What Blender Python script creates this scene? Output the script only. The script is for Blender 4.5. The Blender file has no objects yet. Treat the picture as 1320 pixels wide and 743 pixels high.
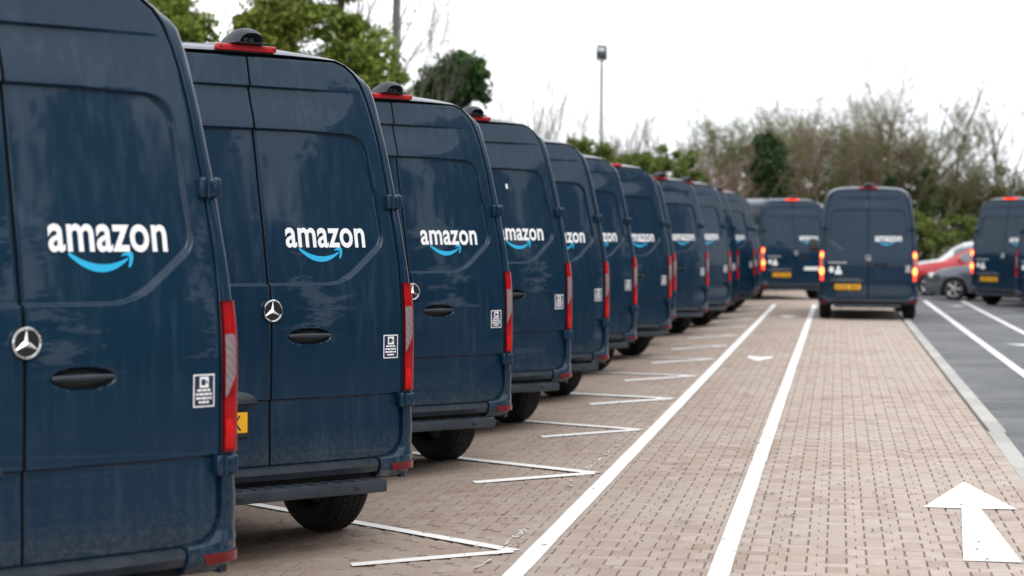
import bpy, bmesh, math, random
import numpy as np
from mathutils import Vector, Matrix, noise

R = math.radians
scene = bpy.context.scene
COL = scene.collection
rnd = random.Random(7)

# ------------------------------------------------------------------ camera
cam_data = bpy.data.cameras.new('camera')
cam = bpy.data.objects.new('camera', cam_data)
COL.objects.link(cam)
cam.matrix_world = (Matrix.Translation((0, 0, 1.684)) @ Matrix.Rotation(0.1627, 4, 'Z')
                    @ Matrix.Rotation(R(90), 4, 'X') @ Matrix.Rotation(0.0081, 4, 'Z'))
cam_data.sensor_width = 36.0
cam_data.lens = 36.0 * 2563 / 1320
cam_data.shift_y = -(371.5 - 302.5) / 1320
cam_data.clip_start = 0.1
cam_data.clip_end = 3000
cam_data.dof.use_dof = True
cam_data.dof.focus_distance = 11.6
cam_data.dof.aperture_fstop = 2.3
scene.camera = cam

# ------------------------------------------------------------------ sky, sun, exposure
SUN_EL, SUN_ROT = R(48), R(150)
world = bpy.data.worlds.new('World')
scene.world = world
world.use_nodes = True
wt = world.node_tree
wt.nodes.clear()
w_out = wt.nodes.new('ShaderNodeOutputWorld')
w_bg = wt.nodes.new('ShaderNodeBackground')
w_bg.inputs['Strength'].default_value = 0.1
w_sky = wt.nodes.new('ShaderNodeTexSky')
w_sky.sky_type = 'NISHITA'
w_sky.sun_disc = False
w_sky.sun_elevation = SUN_EL
w_sky.sun_rotation = SUN_ROT
w_sky.dust_density = 3.0
w_tc = wt.nodes.new('ShaderNodeTexCoord')
w_no = wt.nodes.new('ShaderNodeTexNoise')
w_no.inputs['Scale'].default_value = 2.2
w_no.inputs['Detail'].default_value = 5
w_map = wt.nodes.new('ShaderNodeMapping')
w_map.inputs['Scale'].default_value = (1, 1, 3)
w_ramp = wt.nodes.new('ShaderNodeValToRGB')
w_ramp.color_ramp.elements[0].position = 0.30
w_ramp.color_ramp.elements[0].color = (10.4, 10.7, 11.3, 1)
w_ramp.color_ramp.elements[1].position = 0.68
w_ramp.color_ramp.elements[1].color = (14.4, 14.5, 14.8, 1)
w_mix = wt.nodes.new('ShaderNodeMixRGB')
w_mix.inputs['Fac'].default_value = 0.93
wt.links.new(w_tc.outputs['Generated'], w_map.inputs['Vector'])
wt.links.new(w_map.outputs['Vector'], w_no.inputs['Vector'])
wt.links.new(w_no.outputs['Fac'], w_ramp.inputs['Fac'])
wt.links.new(w_sky.outputs['Color'], w_mix.inputs['Color1'])
wt.links.new(w_ramp.outputs['Color'], w_mix.inputs['Color2'])
wt.links.new(w_mix.outputs['Color'], w_bg.inputs['Color'])
wt.links.new(w_bg.outputs['Background'], w_out.inputs['Surface'])

sun_data = bpy.data.lights.new('sun', 'SUN')
sun_data.energy = 0.9
sun_data.angle = R(25)
sun_data.color = (1.0, 0.97, 0.93)
sun = bpy.data.objects.new('sun', sun_data)
COL.objects.link(sun)
sun_dir = Vector((math.sin(SUN_ROT) * math.cos(SUN_EL), math.cos(SUN_ROT) * math.cos(SUN_EL), math.sin(SUN_EL)))
sun.rotation_euler = sun_dir.to_track_quat('Z', 'Y').to_euler()
sun.location = sun_dir * 50

vs = scene.view_settings
vs.view_transform = 'Standard'
vs.look = 'None'
vs.exposure = 0.36
vs.gamma = 1.0
vs.use_curve_mapping = False

# ------------------------------------------------------------------ materials
MATS = {}


def mat(name, col=(0.5, 0.5, 0.5), rough=0.5, metal=0.0, spec=0.5, coat=0.0, emit=None, emit_s=0.0, trans=0.0):
    m = bpy.data.materials.new(name)
    m.use_nodes = True
    b = m.node_tree.nodes['Principled BSDF']
    b.inputs['Base Color'].default_value = (*col, 1)
    b.inputs['Roughness'].default_value = rough
    b.inputs['Metallic'].default_value = metal
    b.inputs['Specular IOR Level'].default_value = spec
    b.inputs['Coat Weight'].default_value = coat
    b.inputs['Coat Roughness'].default_value = 0.06
    if emit:
        b.inputs['Emission Color'].default_value = (*emit, 1)
        b.inputs['Emission Strength'].default_value = emit_s
    if trans:
        b.inputs['Transmission Weight'].default_value = trans
    MATS[name] = m
    return m


class NT:
    """small helper round a node tree"""

    def __init__(self, m):
        self.t = m.node_tree
        self.b = self.t.nodes['Principled BSDF']

    def n(self, kind, **kw):
        x = self.t.nodes.new(kind)
        for k, v in kw.items():
            if hasattr(x, k):
                setattr(x, k, v)
            else:
                x.inputs[k.replace('_', ' ')].default_value = v
        return x

    def l(self, a, b):
        self.t.links.new(a, b)

    def math(self, op, a, b=None, clamp=False):
        x = self.n('ShaderNodeMath', operation=op, use_clamp=clamp)
        for i, v in enumerate((a, b)):
            if v is None:
                continue
            if isinstance(v, (int, float)):
                x.inputs[i].default_value = v
            else:
                self.l(v, x.inputs[i])
        return x.outputs[0]

    def ramp(self, fac, stops):
        x = self.n('ShaderNodeValToRGB')
        e = x.color_ramp.elements
        while len(e) < len(stops):
            e.new(0.5)
        for i, (p, c) in enumerate(stops):
            e[i].position = p
            e[i].color = (*c, 1) if len(c) == 3 else c
        self.l(fac, x.inputs['Fac'])
        return x.outputs['Color']

    def noise(self, vec, scale, detail=4, rough=0.55):
        x = self.n('ShaderNodeTexNoise')
        x.inputs['Scale'].default_value = scale
        x.inputs['Detail'].default_value = detail
        x.inputs['Roughness'].default_value = rough
        if vec is not None:
            self.l(vec, x.inputs['Vector'])
        return x.outputs['Fac']

    def mapped(self, vec, scale):
        x = self.n('ShaderNodeMapping')
        x.inputs['Scale'].default_value = scale
        self.l(vec, x.inputs['Vector'])
        return x.outputs['Vector']

    def mix(self, fac, a, b, blend='MIX'):
        x = self.n('ShaderNodeMixRGB', blend_type=blend)
        for i, v in zip(('Fac', 'Color1', 'Color2'), (fac, a, b)):
            if isinstance(v, (int, float)):
                x.inputs[i].default_value = v
            elif isinstance(v, tuple):
                x.inputs[i].default_value = (*v, 1)
            else:
                self.l(v, x.inputs[i])
        return x.outputs['Color']

    def bump(self, h, strength, dist=0.01):
        x = self.n('ShaderNodeBump')
        x.inputs['Strength'].default_value = strength
        x.inputs['Distance'].default_value = dist
        self.l(h, x.inputs['Height'])
        self.l(x.outputs['Normal'], self.b.inputs['Normal'])


# van paint: dark blue grey lacquer with rain streaks and road film
def make_paint(name, col, film, coat):
    m = mat(name, col, 0.38, 0.0, 0.13, coat)
    k = NT(m)
    tc = k.n('ShaderNodeTexCoord')
    oi = k.n('ShaderNodeObjectInfo')
    off = k.n('ShaderNodeVectorMath', operation='MULTIPLY_ADD')
    comb = k.n('ShaderNodeCombineXYZ')
    for i in range(3):
        k.l(oi.outputs['Random'], comb.inputs[i])
    k.l(comb.outputs[0], off.inputs[0])
    off.inputs[1].default_value = (37, 21, 11)
    k.l(tc.outputs['Object'], off.inputs[2])
    v = off.outputs[0]
    streak = k.noise(k.mapped(v, (9, 9, 0.9)), 2.2, 5, 0.6)
    cloud = k.noise(v, 2.3, 4)
    fine = k.noise(v, 160, 2)
    s1 = k.math('MULTIPLY', k.ramp(streak, [(0.48, (0, 0, 0)), (0.78, (1, 1, 1))]),
                k.ramp(cloud, [(0.38, (0.1, 0.1, 0.1)), (0.62, (1, 1, 1))]))
    film_f = k.math('MULTIPLY', s1, film)
    film_f = k.math('ADD', film_f, k.math('MULTIPLY', fine, film * 0.12))
    sep = k.n('ShaderNodeSeparateXYZ')
    k.l(tc.outputs['Object'], sep.inputs[0])
    low = k.ramp(k.math('MULTIPLY', sep.outputs['Z'], 1.0), [(0.34, (1, 1, 1)), (0.72, (0, 0, 0))])
    speck = k.noise(v, 38, 4, 0.75)
    dirt = k.math('MULTIPLY', low, k.math('MULTIPLY', k.ramp(speck, [(0.44, (0, 0, 0)), (0.62, (1, 1, 1))]), 0.30))
    base = k.mix(film_f, col, (0.13, 0.19, 0.25))
    base = k.mix(dirt, base, (0.12, 0.105, 0.088))
    k.l(base, k.b.inputs['Base Color'])
    k.l(k.math('ADD', k.math('MULTIPLY', cloud, 0.22), 0.20), k.b.inputs['Roughness'])
    k.l(k.math('ADD', k.math('MULTIPLY', cloud, 0.05), 0.01), k.b.inputs['Coat Roughness'])
    drops = k.n('ShaderNodeTexVoronoi')
    drops.inputs['Scale'].default_value = 90
    k.l(v, drops.inputs['Vector'])
    dr = k.ramp(drops.outputs['Distance'], [(0.0, (1, 1, 1)), (0.28, (0, 0, 0))])
    wob = k.noise(v, 1.1, 2)
    k.bump(k.math('ADD', k.math('MULTIPLY', dr, 0.22), k.math('MULTIPLY', wob, 1.6)), 0.09, 0.02)
    return m


PAINT = make_paint('van_paint', (0.0034, 0.0218, 0.047), 0.15, 0.45)
GLASS_PANEL = mat('dark_glass', (0.012, 0.016, 0.02), 0.04, 0, 0.6)
PLASTIC = mat('grey_plastic', (0.035, 0.048, 0.065), 0.45, 0, 0.5)
BLACK = mat('black_plastic', (0.012, 0.013, 0.015), 0.4)
UNDER = mat('underbody_black', (0.006, 0.006, 0.006), 0.9)
SEAM = mat('seam_rubber', (0.006, 0.007, 0.009), 0.8)
RUBBER = mat('tyre_rubber', (0.014, 0.014, 0.015), 0.8)
STEEL = mat('wheel_steel', (0.022, 0.024, 0.027), 0.5, 0.3)
ALLOY = mat('alloy_silver', (0.62, 0.62, 0.62), 0.3, 0.8)
CHROME = mat('chrome', (0.82, 0.83, 0.85), 0.12, 1.0)
WHITE_VINYL = mat('white_vinyl', (0.84, 0.85, 0.86), 0.4)
CYAN_VINYL = mat('cyan_vinyl', (0.02, 0.42, 0.72), 0.4)
NAVY_VINYL = mat('navy_vinyl', (0.012, 0.022, 0.06), 0.4)
PLATE = mat('plate_yellow', (0.85, 0.42, 0.012), 0.4)
INK = mat('plate_black', (0.01, 0.01, 0.01), 0.5)
RED_LENS = mat('red_lens', (0.46, 0.006, 0.008), 0.18, 0, 0.3, 0.12)
RED_DEEP = mat('red_lens_deep', (0.21, 0.004, 0.008), 0.18, 0, 0.3, 0.12)
RED_BRIGHT = mat('red_reflector', (0.70, 0.012, 0.010), 0.2, 0, 0.3, 0.1)
RED_STRIP = mat('brake_strip_red', (0.46, 0.015, 0.022), 0.3)
CLEAR_LENS = mat('clear_lens', (0.40, 0.34, 0.36), 0.2, 0.1, 0.3, 0.2)
LIT = mat('lit_lamp', (0.9, 0.3, 0.1), 0.3, emit=(1.0, 0.15, 0.03), emit_s=6.0)
LIT_RED = mat('lit_lamp_red', (0.8, 0.1, 0.05), 0.3, emit=(1.0, 0.04, 0.02), emit_s=1.5)
HEADLAMP = mat('headlamp_clear', (0.8, 0.8, 0.8), 0.12, 0.3)

k = NT(CLEAR_LENS)
tc = k.n('ShaderNodeTexCoord')
wv = k.n('ShaderNodeTexWave')
wv.inputs['Scale'].default_value = 14
wv.inputs['Distortion'].default_value = 3
wv.bands_direction = 'DIAGONAL'
k.l(tc.outputs['Object'], wv.inputs['Vector'])
k.l(k.ramp(wv.outputs['Fac'], [(0.0, (0.22, 0.165, 0.18)), (1.0, (0.28, 0.225, 0.24))]), k.b.inputs['Base Color'])
for lm, cs in ((RED_LENS, ((0.20, 0.003, 0.006), (0.36, 0.005, 0.007))), (RED_DEEP, ((0.08, 0.002, 0.004), (0.17, 0.004, 0.007))), (RED_BRIGHT, ((0.42, 0.005, 0.005), (0.66, 0.010, 0.009)))):
    k = NT(lm)
    tc = k.n('ShaderNodeTexCoord')
    nz = k.noise(k.mapped(tc.outputs['Object'], (6, 6, 9)), 1.0, 2)
    k.l(k.ramp(nz, [(0.36, cs[0]), (0.62, cs[1])]), k.b.inputs['Base Color'])
    vo = k.n('ShaderNodeTexVoronoi')
    vo.inputs['Scale'].default_value = 130
    k.l(tc.outputs['Object'], vo.inputs['Vector'])
    k.bump(vo.outputs['Distance'], 0.25, 0.004)
k = NT(PLASTIC)
tc = k.n('ShaderNodeTexCoord')
nz = k.noise(tc.outputs['Object'], 7, 5)
k.l(k.ramp(nz, [(0.35, (0.012, 0.019, 0.029)), (0.75, (0.034, 0.044, 0.058))]), k.b.inputs['Base Color'])
k.bump(k.noise(tc.outputs['Object'], 300, 2), 0.15, 0.003)
k = NT(RUBBER)
tc = k.n('ShaderNodeTexCoord')
k.l(k.ramp(k.noise(tc.outputs['Object'], 12, 4), [(0.35, (0.005, 0.005, 0.005)), (0.8, (0.018, 0.017, 0.016))]), k.b.inputs['Base Color'])


def paver_mat(name, per_object):
    m = mat(name, (0.3, 0.25, 0.22), 0.85, 0, 0.3)
    k = NT(m)
    geo = k.n('ShaderNodeNewGeometry')
    if per_object:
        oi = k.n('ShaderNodeObjectInfo')
        rv = oi.outputs['Random']
    else:
        rv = geo.outputs['Random Per Island']
    pos = geo.outputs['Position']
    base = k.ramp(rv, [(0.0, (0.33, 0.25, 0.198)), (0.3, (0.42, 0.334, 0.278)), (0.6, (0.46, 0.376, 0.32)),
                       (0.85, (0.51, 0.428, 0.375)), (1.0, (0.42, 0.322, 0.255))])
    big = k.noise(pos, 0.55, 5, 0.6)
    mid = k.noise(pos, 5.0, 4, 0.6)
    fine = k.noise(pos, 130, 3, 0.7)
    c = k.mix(k.ramp(big, [(0.36, (0, 0, 0)), (0.66, (0.8, 0.8, 0.8))]), base, (0.51, 0.432, 0.38))
    c = k.mix(k.math('MULTIPLY', k.ramp(mid, [(0.45, (0, 0, 0)), (0.75, (1, 1, 1))]), 0.5), c, (0.30, 0.24, 0.205))
    c = k.mix(0.75, c, k.ramp(fine, [(0.25, (0.28, 0.28, 0.28)), (0.7, (0.66, 0.66, 0.66))]), 'OVERLAY')
    # grimier, browner bays; the darkening also paints in shade under the vans
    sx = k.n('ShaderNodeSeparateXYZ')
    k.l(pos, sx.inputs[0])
    grime_shade = k.math('MULTIPLY_ADD', sx.outputs['X'], -0.21)
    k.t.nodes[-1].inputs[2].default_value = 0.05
    grime_shade = k.math('MINIMUM', k.math('MAXIMUM', grime_shade, 0.0), 0.85)
    c = k.mix(grime_shade, c, (0.205, 0.15, 0.115))
    oil = k.noise(pos, 2.6, 3, 0.5)
    c = k.mix(k.ramp(oil, [(0.66, (0, 0, 0)), (0.78, (0.55, 0.55, 0.55))]), c, (0.15, 0.12, 0.10))
    spot = k.noise(pos, 17, 1, 0.4)
    c = k.mix(k.ramp(spot, [(0.76, (0, 0, 0)), (0.80, (0.7, 0.7, 0.7))]), c, (0.07, 0.055, 0.045))
    k.l(c, k.b.inputs['Base Color'])
    k.bump(k.math('ADD', k.math('MULTIPLY', fine, 0.6), mid), 0.5, 0.004)
    return m


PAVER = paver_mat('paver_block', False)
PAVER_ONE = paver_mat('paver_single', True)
JOINT = mat('joint_sand', (0.22, 0.195, 0.175), 0.95)
k = NT(JOINT)
geo = k.n('ShaderNodeNewGeometry')
k.l(k.ramp(k.noise(geo.outputs['Position'], 9, 5), [(0.35, (0.20, 0.155, 0.125)), (0.7, (0.33, 0.27, 0.225))]), k.b.inputs['Base Color'])

ASPHALT = mat('asphalt', (0.06, 0.062, 0.066), 0.85)
k = NT(ASPHALT)
geo = k.n('ShaderNodeNewGeometry')
pos = geo.outputs['Position']
a1 = k.ramp(k.noise(pos, 0.6, 5, 0.6), [(0.34, (0.105, 0.11, 0.116)), (0.5, (0.15, 0.155, 0.16)), (0.66, (0.20, 0.205, 0.21))])
a1 = k.mix(k.ramp(k.noise(k.mapped(pos, (0.35, 2.2, 1)), 1.0, 5, 0.65), [(0.5, (0, 0, 0)), (0.62, (0.7, 0.7, 0.7)), (0.7, (0, 0, 0))]), a1, (0.085, 0.09, 0.10))
a2 = k.mix(0.9, a1, k.ramp(k.noise(pos, 55, 4, 0.8), [(0.3, (0.15, 0.15, 0.15)), (0.72, (0.85, 0.85, 0.85))]), 'OVERLAY')
k.l(a2, k.b.inputs['Base Color'])
k.bump(k.noise(pos, 120, 3), 0.6, 0.006)

PAINTLINE = mat('road_paint', (0.80, 0.80, 0.79), 0.6)
k = NT(PAINTLINE)
geo = k.n('ShaderNodeNewGeometry')
pos = geo.outputs['Position']
k.l(k.ramp(k.noise(pos, 14, 6, 0.7), [(0.26, (0.48, 0.45, 0.42)), (0.38, (0.70, 0.69, 0.67)), (0.55, (0.83, 0.83, 0.82))]), k.b.inputs['Base Color'])
k.bump(k.noise(pos, 60, 3), 0.3, 0.003)
WORNLINE = mat('worn_paint', (0.50, 0.48, 0.45), 0.7)
BAYPAINT = mat('bay_paint', (0.80, 0.785, 0.76), 0.65)

KERB = mat('kerb_concrete', (0.4, 0.39, 0.37), 0.85)
k = NT(KERB)
geo = k.n('ShaderNodeNewGeometry')
oi = k.n('ShaderNodeObjectInfo')
kc = k.ramp(oi.outputs['Random'], [(0.0, (0.40, 0.385, 0.36)), (1.0, (0.50, 0.485, 0.455))])
k.l(k.mix(0.5, kc, k.ramp(k.noise(geo.outputs['Position'], 22, 5, 0.7), [(0.3, (0.35, 0.35, 0.35)), (0.7, (0.6, 0.6, 0.6))]), 'OVERLAY'), k.b.inputs['Base Color'])
k.bump(k.noise(geo.outputs['Position'], 80, 3), 0.4, 0.004)

SOIL = mat('verge_soil', (0.07, 0.065, 0.035), 0.95)
k = NT(SOIL)
geo = k.n('ShaderNodeNewGeometry')
k.l(k.ramp(k.noise(geo.outputs['Position'], 0.8, 6, 0.65), [(0.35, (0.055, 0.045, 0.028)), (0.65, (0.075, 0.10, 0.03))]), k.b.inputs['Base Color'])


def leaf_mat(name, c0, c1, c2):
    m = mat(name, c1, 0.55, 0, 0.35)
    k = NT(m)
    geo = k.n('ShaderNodeNewGeometry')
    nz = k.noise(geo.outputs['Position'], 0.9, 3)
    f = k.math('ADD', k.math('MULTIPLY', geo.outputs['Random Per Island'], 0.6), k.math('MULTIPLY', nz, 0.4))
    k.l(k.ramp(f, [(0.15, c0), (0.5, c1), (0.85, c2)]), k.b.inputs['Base Color'])
    k.b.inputs['Subsurface Weight'].default_value = 0.0
    # thin leaves pass some light
    tr = k.n('ShaderNodeBsdfTranslucent')
    k.l(k.ramp(f, [(0.15, c0), (0.5, c1), (0.85, c2)]), tr.inputs['Color'])
    mx = k.n('ShaderNodeMixShader')
    mx.inputs['Fac'].default_value = 0.3
    out = k.t.nodes['Material Output']
    k.l(k.b.outputs[0], mx.inputs[1])
    k.l(tr.outputs[0], mx.inputs[2])
    k.l(mx.outputs[0], out.inputs['Surface'])
    return m


LEAF_MID = leaf_mat('leaf_mid_green', (0.085, 0.13, 0.02), (0.195, 0.26, 0.04), (0.32, 0.38, 0.08))
LEAF_YEL = leaf_mat('leaf_yellow_green', (0.10, 0.135, 0.02), (0.22, 0.265, 0.042), (0.34, 0.37, 0.085))
LEAF_DARK = leaf_mat('leaf_dark_ivy', (0.018, 0.045, 0.012), (0.040, 0.100, 0.024), (0.085, 0.17, 0.045))
LEAF_CON = leaf_mat('leaf_conifer', (0.014, 0.034, 0.012), (0.035, 0.070, 0.020), (0.07, 0.11, 0.03))
LEAF_HEDGE = leaf_mat('leaf_hedge', (0.06, 0.085, 0.020), (0.13, 0.175, 0.035), (0.21, 0.26, 0.06))
LEAF_BROWN = leaf_mat('leaf_dry', (0.06, 0.056, 0.022), (0.125, 0.125, 0.045), (0.18, 0.185, 0.07))


def bark_mat(name, c0, c1):
    m = mat(name, c0, 0.9)
    k = NT(m)
    geo = k.n('ShaderNodeNewGeometry')
    k.l(k.ramp(k.noise(geo.outputs['Position'], 4, 4), [(0.35, c0), (0.7, c1)]), k.b.inputs['Base Color'])
    return m


BARK_GREY = bark_mat('bark_grey', (0.10, 0.088, 0.07), (0.19, 0.17, 0.135))
BARK_BROWN = bark_mat('bark_brown', (0.10, 0.072, 0.05), (0.19, 0.14, 0.10))
BARK_PINK = bark_mat('bark_reddish', (0.14, 0.09, 0.068), (0.23, 0.155, 0.12))
BARK_MOSS = bark_mat('bark_mossy', (0.085, 0.08, 0.035), (0.165, 0.15, 0.075))
GALV = mat('galvanised_steel', (0.36, 0.38, 0.40), 0.5, 0.6)
LAMPGLASS = mat('floodlight_glass', (0.30, 0.36, 0.42), 0.2)
WOODPOLE = mat('pole_wood', (0.20, 0.19, 0.18), 0.9)
ROOF_BROWN = mat('roof_brown_tile', (0.15, 0.085, 0.065), 0.9)
WALL_BROWN = mat('wall_brown_brick', (0.115, 0.08, 0.07), 0.9)
ROOF_GREY = mat('roof_grey', (0.42, 0.42, 0.42), 0.8)
WALL_PALE = mat('wall_pale_render', (0.62, 0.60, 0.57), 0.9)
CAR_RED = mat('car_red_paint', (0.52, 0.022, 0.035), 0.3, 0, 0.5, 0.8)
CAR_WHITE = mat('car_white_paint', (0.74, 0.75, 0.76), 0.3, 0, 0.5, 0.8)
CAR_GREY = mat('car_slate_paint', (0.10, 0.12, 0.14), 0.25, 0.35, 0.5, 1.0)
CAR_GLASS = mat('car_glass', (0.16, 0.20, 0.22), 0.05, 0, 0.7)


# ------------------------------------------------------------------ object helpers
def tag(o, label=None, cat=None, group=None, kind=None):
    if label:
        o['label'] = label
    if cat:
        o['category'] = cat
    if group:
        o['group'] = group
    if kind:
        o['kind'] = kind
    return o


def link(name, mesh, parent=None, loc=None):
    o = bpy.data.objects.new(name, mesh)
    COL.objects.link(o)
    if parent:
        o.parent = parent
    if loc:
        o.location = loc
    return o


def empty(name, loc=(0, 0, 0), rz=0.0):
    o = bpy.data.objects.new(name, None)
    o.empty_display_size = 0.3
    COL.objects.link(o)
    o.location = loc
    o.rotation_euler = (0, 0, rz)
    return o


class MB:
    def __init__(self):
        self.v = []
        self.f = []

    def add(self, verts, faces):
        n = len(self.v)
        self.v.extend([tuple(p) for p in verts])
        self.f.extend([tuple(i + n for i in q) for q in faces])

    def grid(self, rows, close_u=False):
        """rows: list of equally long point lists"""
        n = len(self.v)
        w = len(rows[0])
        for r in rows:
            self.v.extend([tuple(p) for p in r])
        for j in range(len(rows) - 1):
            for i in range(w if close_u else w - 1):
                a = n + j * w + i
                b = n + j * w + (i + 1) % w
                self.f.append((a, b, b + w, a + w))

    def box(self, c, s, bev=0.0, seg=2, rot=None):
        bm = bmesh.new()
        bmesh.ops.create_cube(bm, size=1.0)
        bmesh.ops.scale(bm, vec=s, verts=bm.verts)
        if bev:
            bmesh.ops.bevel(bm, geom=list(bm.edges), offset=bev, segments=seg, affect='EDGES', profile=0.5)
        M = Matrix.Translation(c) @ (rot if rot else Matrix.Identity(4))
        bmesh.ops.transform(bm, matrix=M, verts=bm.verts)
        bm.verts.index_update()
        self.add([v.co[:] for v in bm.verts], [[v.index for v in f.verts] for f in bm.faces])
        bm.free()

    def tube(self, pts, rads, seg=6, cap=True):
        rows = []
        up0 = Vector((0.13, 0.31, 0.94))
        for i, p in enumerate(pts):
            p = Vector(p)
            a = Vector(pts[max(0, i - 1)])
            b = Vector(pts[min(len(pts) - 1, i + 1)])
            d = (b - a)
            if d.length < 1e-9:
                d = Vector((0, 0, 1))
            d.normalize()
            x = d.cross(up0)
            if x.length < 1e-3:
                x = d.cross(Vector((1, 0, 0)))
            x.normalize()
            y = d.cross(x)
            rows.append([p + (x * math.cos(2 * math.pi * q / seg) + y * math.sin(2 * math.pi * q / seg)) * rads[i] for q in range(seg)])
        n = len(self.v)
        self.grid(rows, True)
        if cap:
            self.f.append(tuple(range(n, n + seg)))
            m = n + (len(pts) - 1) * seg
            self.f.append(tuple(range(m + seg - 1, m - 1, -1)))

    def lathe(self, prof, axis='X', seg=40, centre=(0, 0, 0)):
        """prof: (axial, radius) pairs"""
        rows = []
        for a, r in prof:
            row = []
            for q in range(seg):
                t = 2 * math.pi * q / seg
                if axis == 'X':
                    row.append((centre[0] + a, centre[1] + r * math.cos(t), centre[2] + r * math.sin(t)))
                elif axis == 'Y':
                    row.append((centre[0] + r * math.cos(t), centre[1] + a, centre[2] + r * math.sin(t)))
                else:
                    row.append((centre[0] + r * math.cos(t), centre[1] + r * math.sin(t), centre[2] + a))
            rows.append(row)
        self.grid(rows, True)

    def prism(self, poly, y0, y1):
        """poly of (x, z) extruded along y"""
        n = len(poly)
        vs_ = [(x, y0, z) for x, z in poly] + [(x, y1, z) for x, z in poly]
        fs = [tuple(range(n)), tuple(range(2 * n - 1, n - 1, -1))]
        fs += [(i, n + i, n + (i + 1) % n, (i + 1) % n) for i in range(n)]
        self.add(vs_, fs)

    def mesh(self, name, m, smooth=True, angle=35):
        me = bpy.data.meshes.new(name)
        me.from_pydata(self.v, [], self.f)
        me.materials.append(m)
        if smooth:
            me.polygons.foreach_set('use_smooth', [True] * len(me.polygons))
            me.set_sharp_from_angle(angle=R(angle))
        me.update()
        return me

    def build(self, name, m, parent=None, smooth=True, angle=35, fix=False):
        me = self.mesh(name, m, smooth, angle)
        if fix:
            bm = bmesh.new()
            bm.from_mesh(me)
            bmesh.ops.recalc_face_normals(bm, faces=bm.faces)
            bm.to_mesh(me)
            bm.free()
            if smooth:
                me.set_sharp_from_angle(angle=R(angle))
        return link(name, me, parent)


def smooth(t):
    t = np.clip(t, 0, 1)
    return t * t * (3 - 2 * t)


def copy_tree(o, parent=None):
    c = o.copy()
    COL.objects.link(c)
    if parent is not None:
        c.parent = parent
        c.matrix_parent_inverse = o.matrix_parent_inverse.copy()
    for ch in list(o.children):
        copy_tree(ch, c)
    return c


# ------------------------------------------------------------------ ground, paving, markings
SLOPE = 0.065          # the parking bays fall gently away from the lane


def gz(x):
    return -SLOPE * max(0.0, -1.70 - x)


def sheet(name, xs, ys, z, m, kind='structure'):
    b = MB()
    b.grid([[(x, y, z + gz(x) if name != 'ground' else z) for x in xs] for y in ys])
    o = b.build(name, m, smooth=False)
    return tag(o, kind=kind)


ground = sheet('ground', [-600, -100, -30, 30, 100, 600], [-300, -50, 0, 60, 150, 1500], -0.36, SOIL)
tag(ground, 'brown and green verge soil around the car park', None)
road = sheet('road', [1.4, 4, 10, 40], [-20, 0, 20, 40, 64], -0.012, ASPHALT)
tag(road, 'dark grey asphalt road right of the block paving')
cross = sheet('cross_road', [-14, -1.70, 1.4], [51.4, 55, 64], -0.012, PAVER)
tag(cross, 'pale paved cross road at the far end of the paved lane')
paving = sheet('block_paving', [-14, -8, -4, -1.70, 0, 1.30], [-6, 10, 30, 51.4], -0.0105, JOINT)
tag(paving, 'pinkish block paving of the lane and parking bays')

# pavers: a soldier course (blocks lengthwise) and a stretcher course (blocks crosswise) by turns
PX0, PX1, PY0, PY1 = -9.0, 1.285, -1.0, 51.35
cells = []
y = PY0
row_i = 0
while y < PY1:
    deep, wide = (0.2, 0.1025) if row_i % 2 == 0 else (0.1, 0.205)
    x = PX1 + (0.05125 if row_i % 2 else 0.0)
    gx, gy = (0.0095, 0.005) if row_i % 2 == 0 else (0.005, 0.005)
    while x - wide > PX0:
        xa, xb = x - wide, min(x, PX1)
        cells.append((xa + gx / 2 + rnd.uniform(-.0012, .0012), xb - gx / 2 + rnd.uniform(-.0012, .0012), y + gy / 2, y + deep - gy / 2))
        x -= wide
    y += deep
    row_i += 1


def cam_depth(x, y):
    return x * -math.sin(0.1627) + y * math.cos(0.1627), x * math.cos(0.1627) + y * math.sin(0.1627)


cand = []
for i, c in enumerate(cells):
    cx, cy = (c[0] + c[1]) / 2, (c[2] + c[3]) / 2
    zc, xc = cam_depth(cx, cy)
    if zc < 3:
        continue
    px = 660 + 2563 * xc / zc
    py = 302.5 + .0081 * (px - 660) + 2563 * 1.684 / zc
    if py < 741 and 420 < px < 1318:
        if -1.69 < cx < -1.46 or -0.66 < cx < -0.48:
            continue
        cand.append((-(c[1] - c[0]) * (c[3] - c[2]) / zc ** 3, i))
cand.sort()
single = set(i for _, i in cand[:300])


def paver_geo(x0, x1, y0, y1, dz, ch=0.003, depth=0.011):
    def zz(x, q):
        return gz(x) + dz + q
    v = []
    for (ox, q) in ((ch, 0.0), (0.0, -ch), (0.0, -depth)):
        for (x_, y_) in ((x0 + ox, y0 + ox), (x1 - ox, y0 + ox), (x1 - ox, y1 - ox), (x0 + ox, y1 - ox)):
            v.append((x_, y_, zz(x_, q)))
    f = [(0, 1, 2, 3)]
    for r_ in (0, 4):
        for j in range(4):
            a, b_ = r_ + j, r_ + (j + 1) % 4
            f.append((a, a + 4, b_ + 4, b_))
    return v, f


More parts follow.
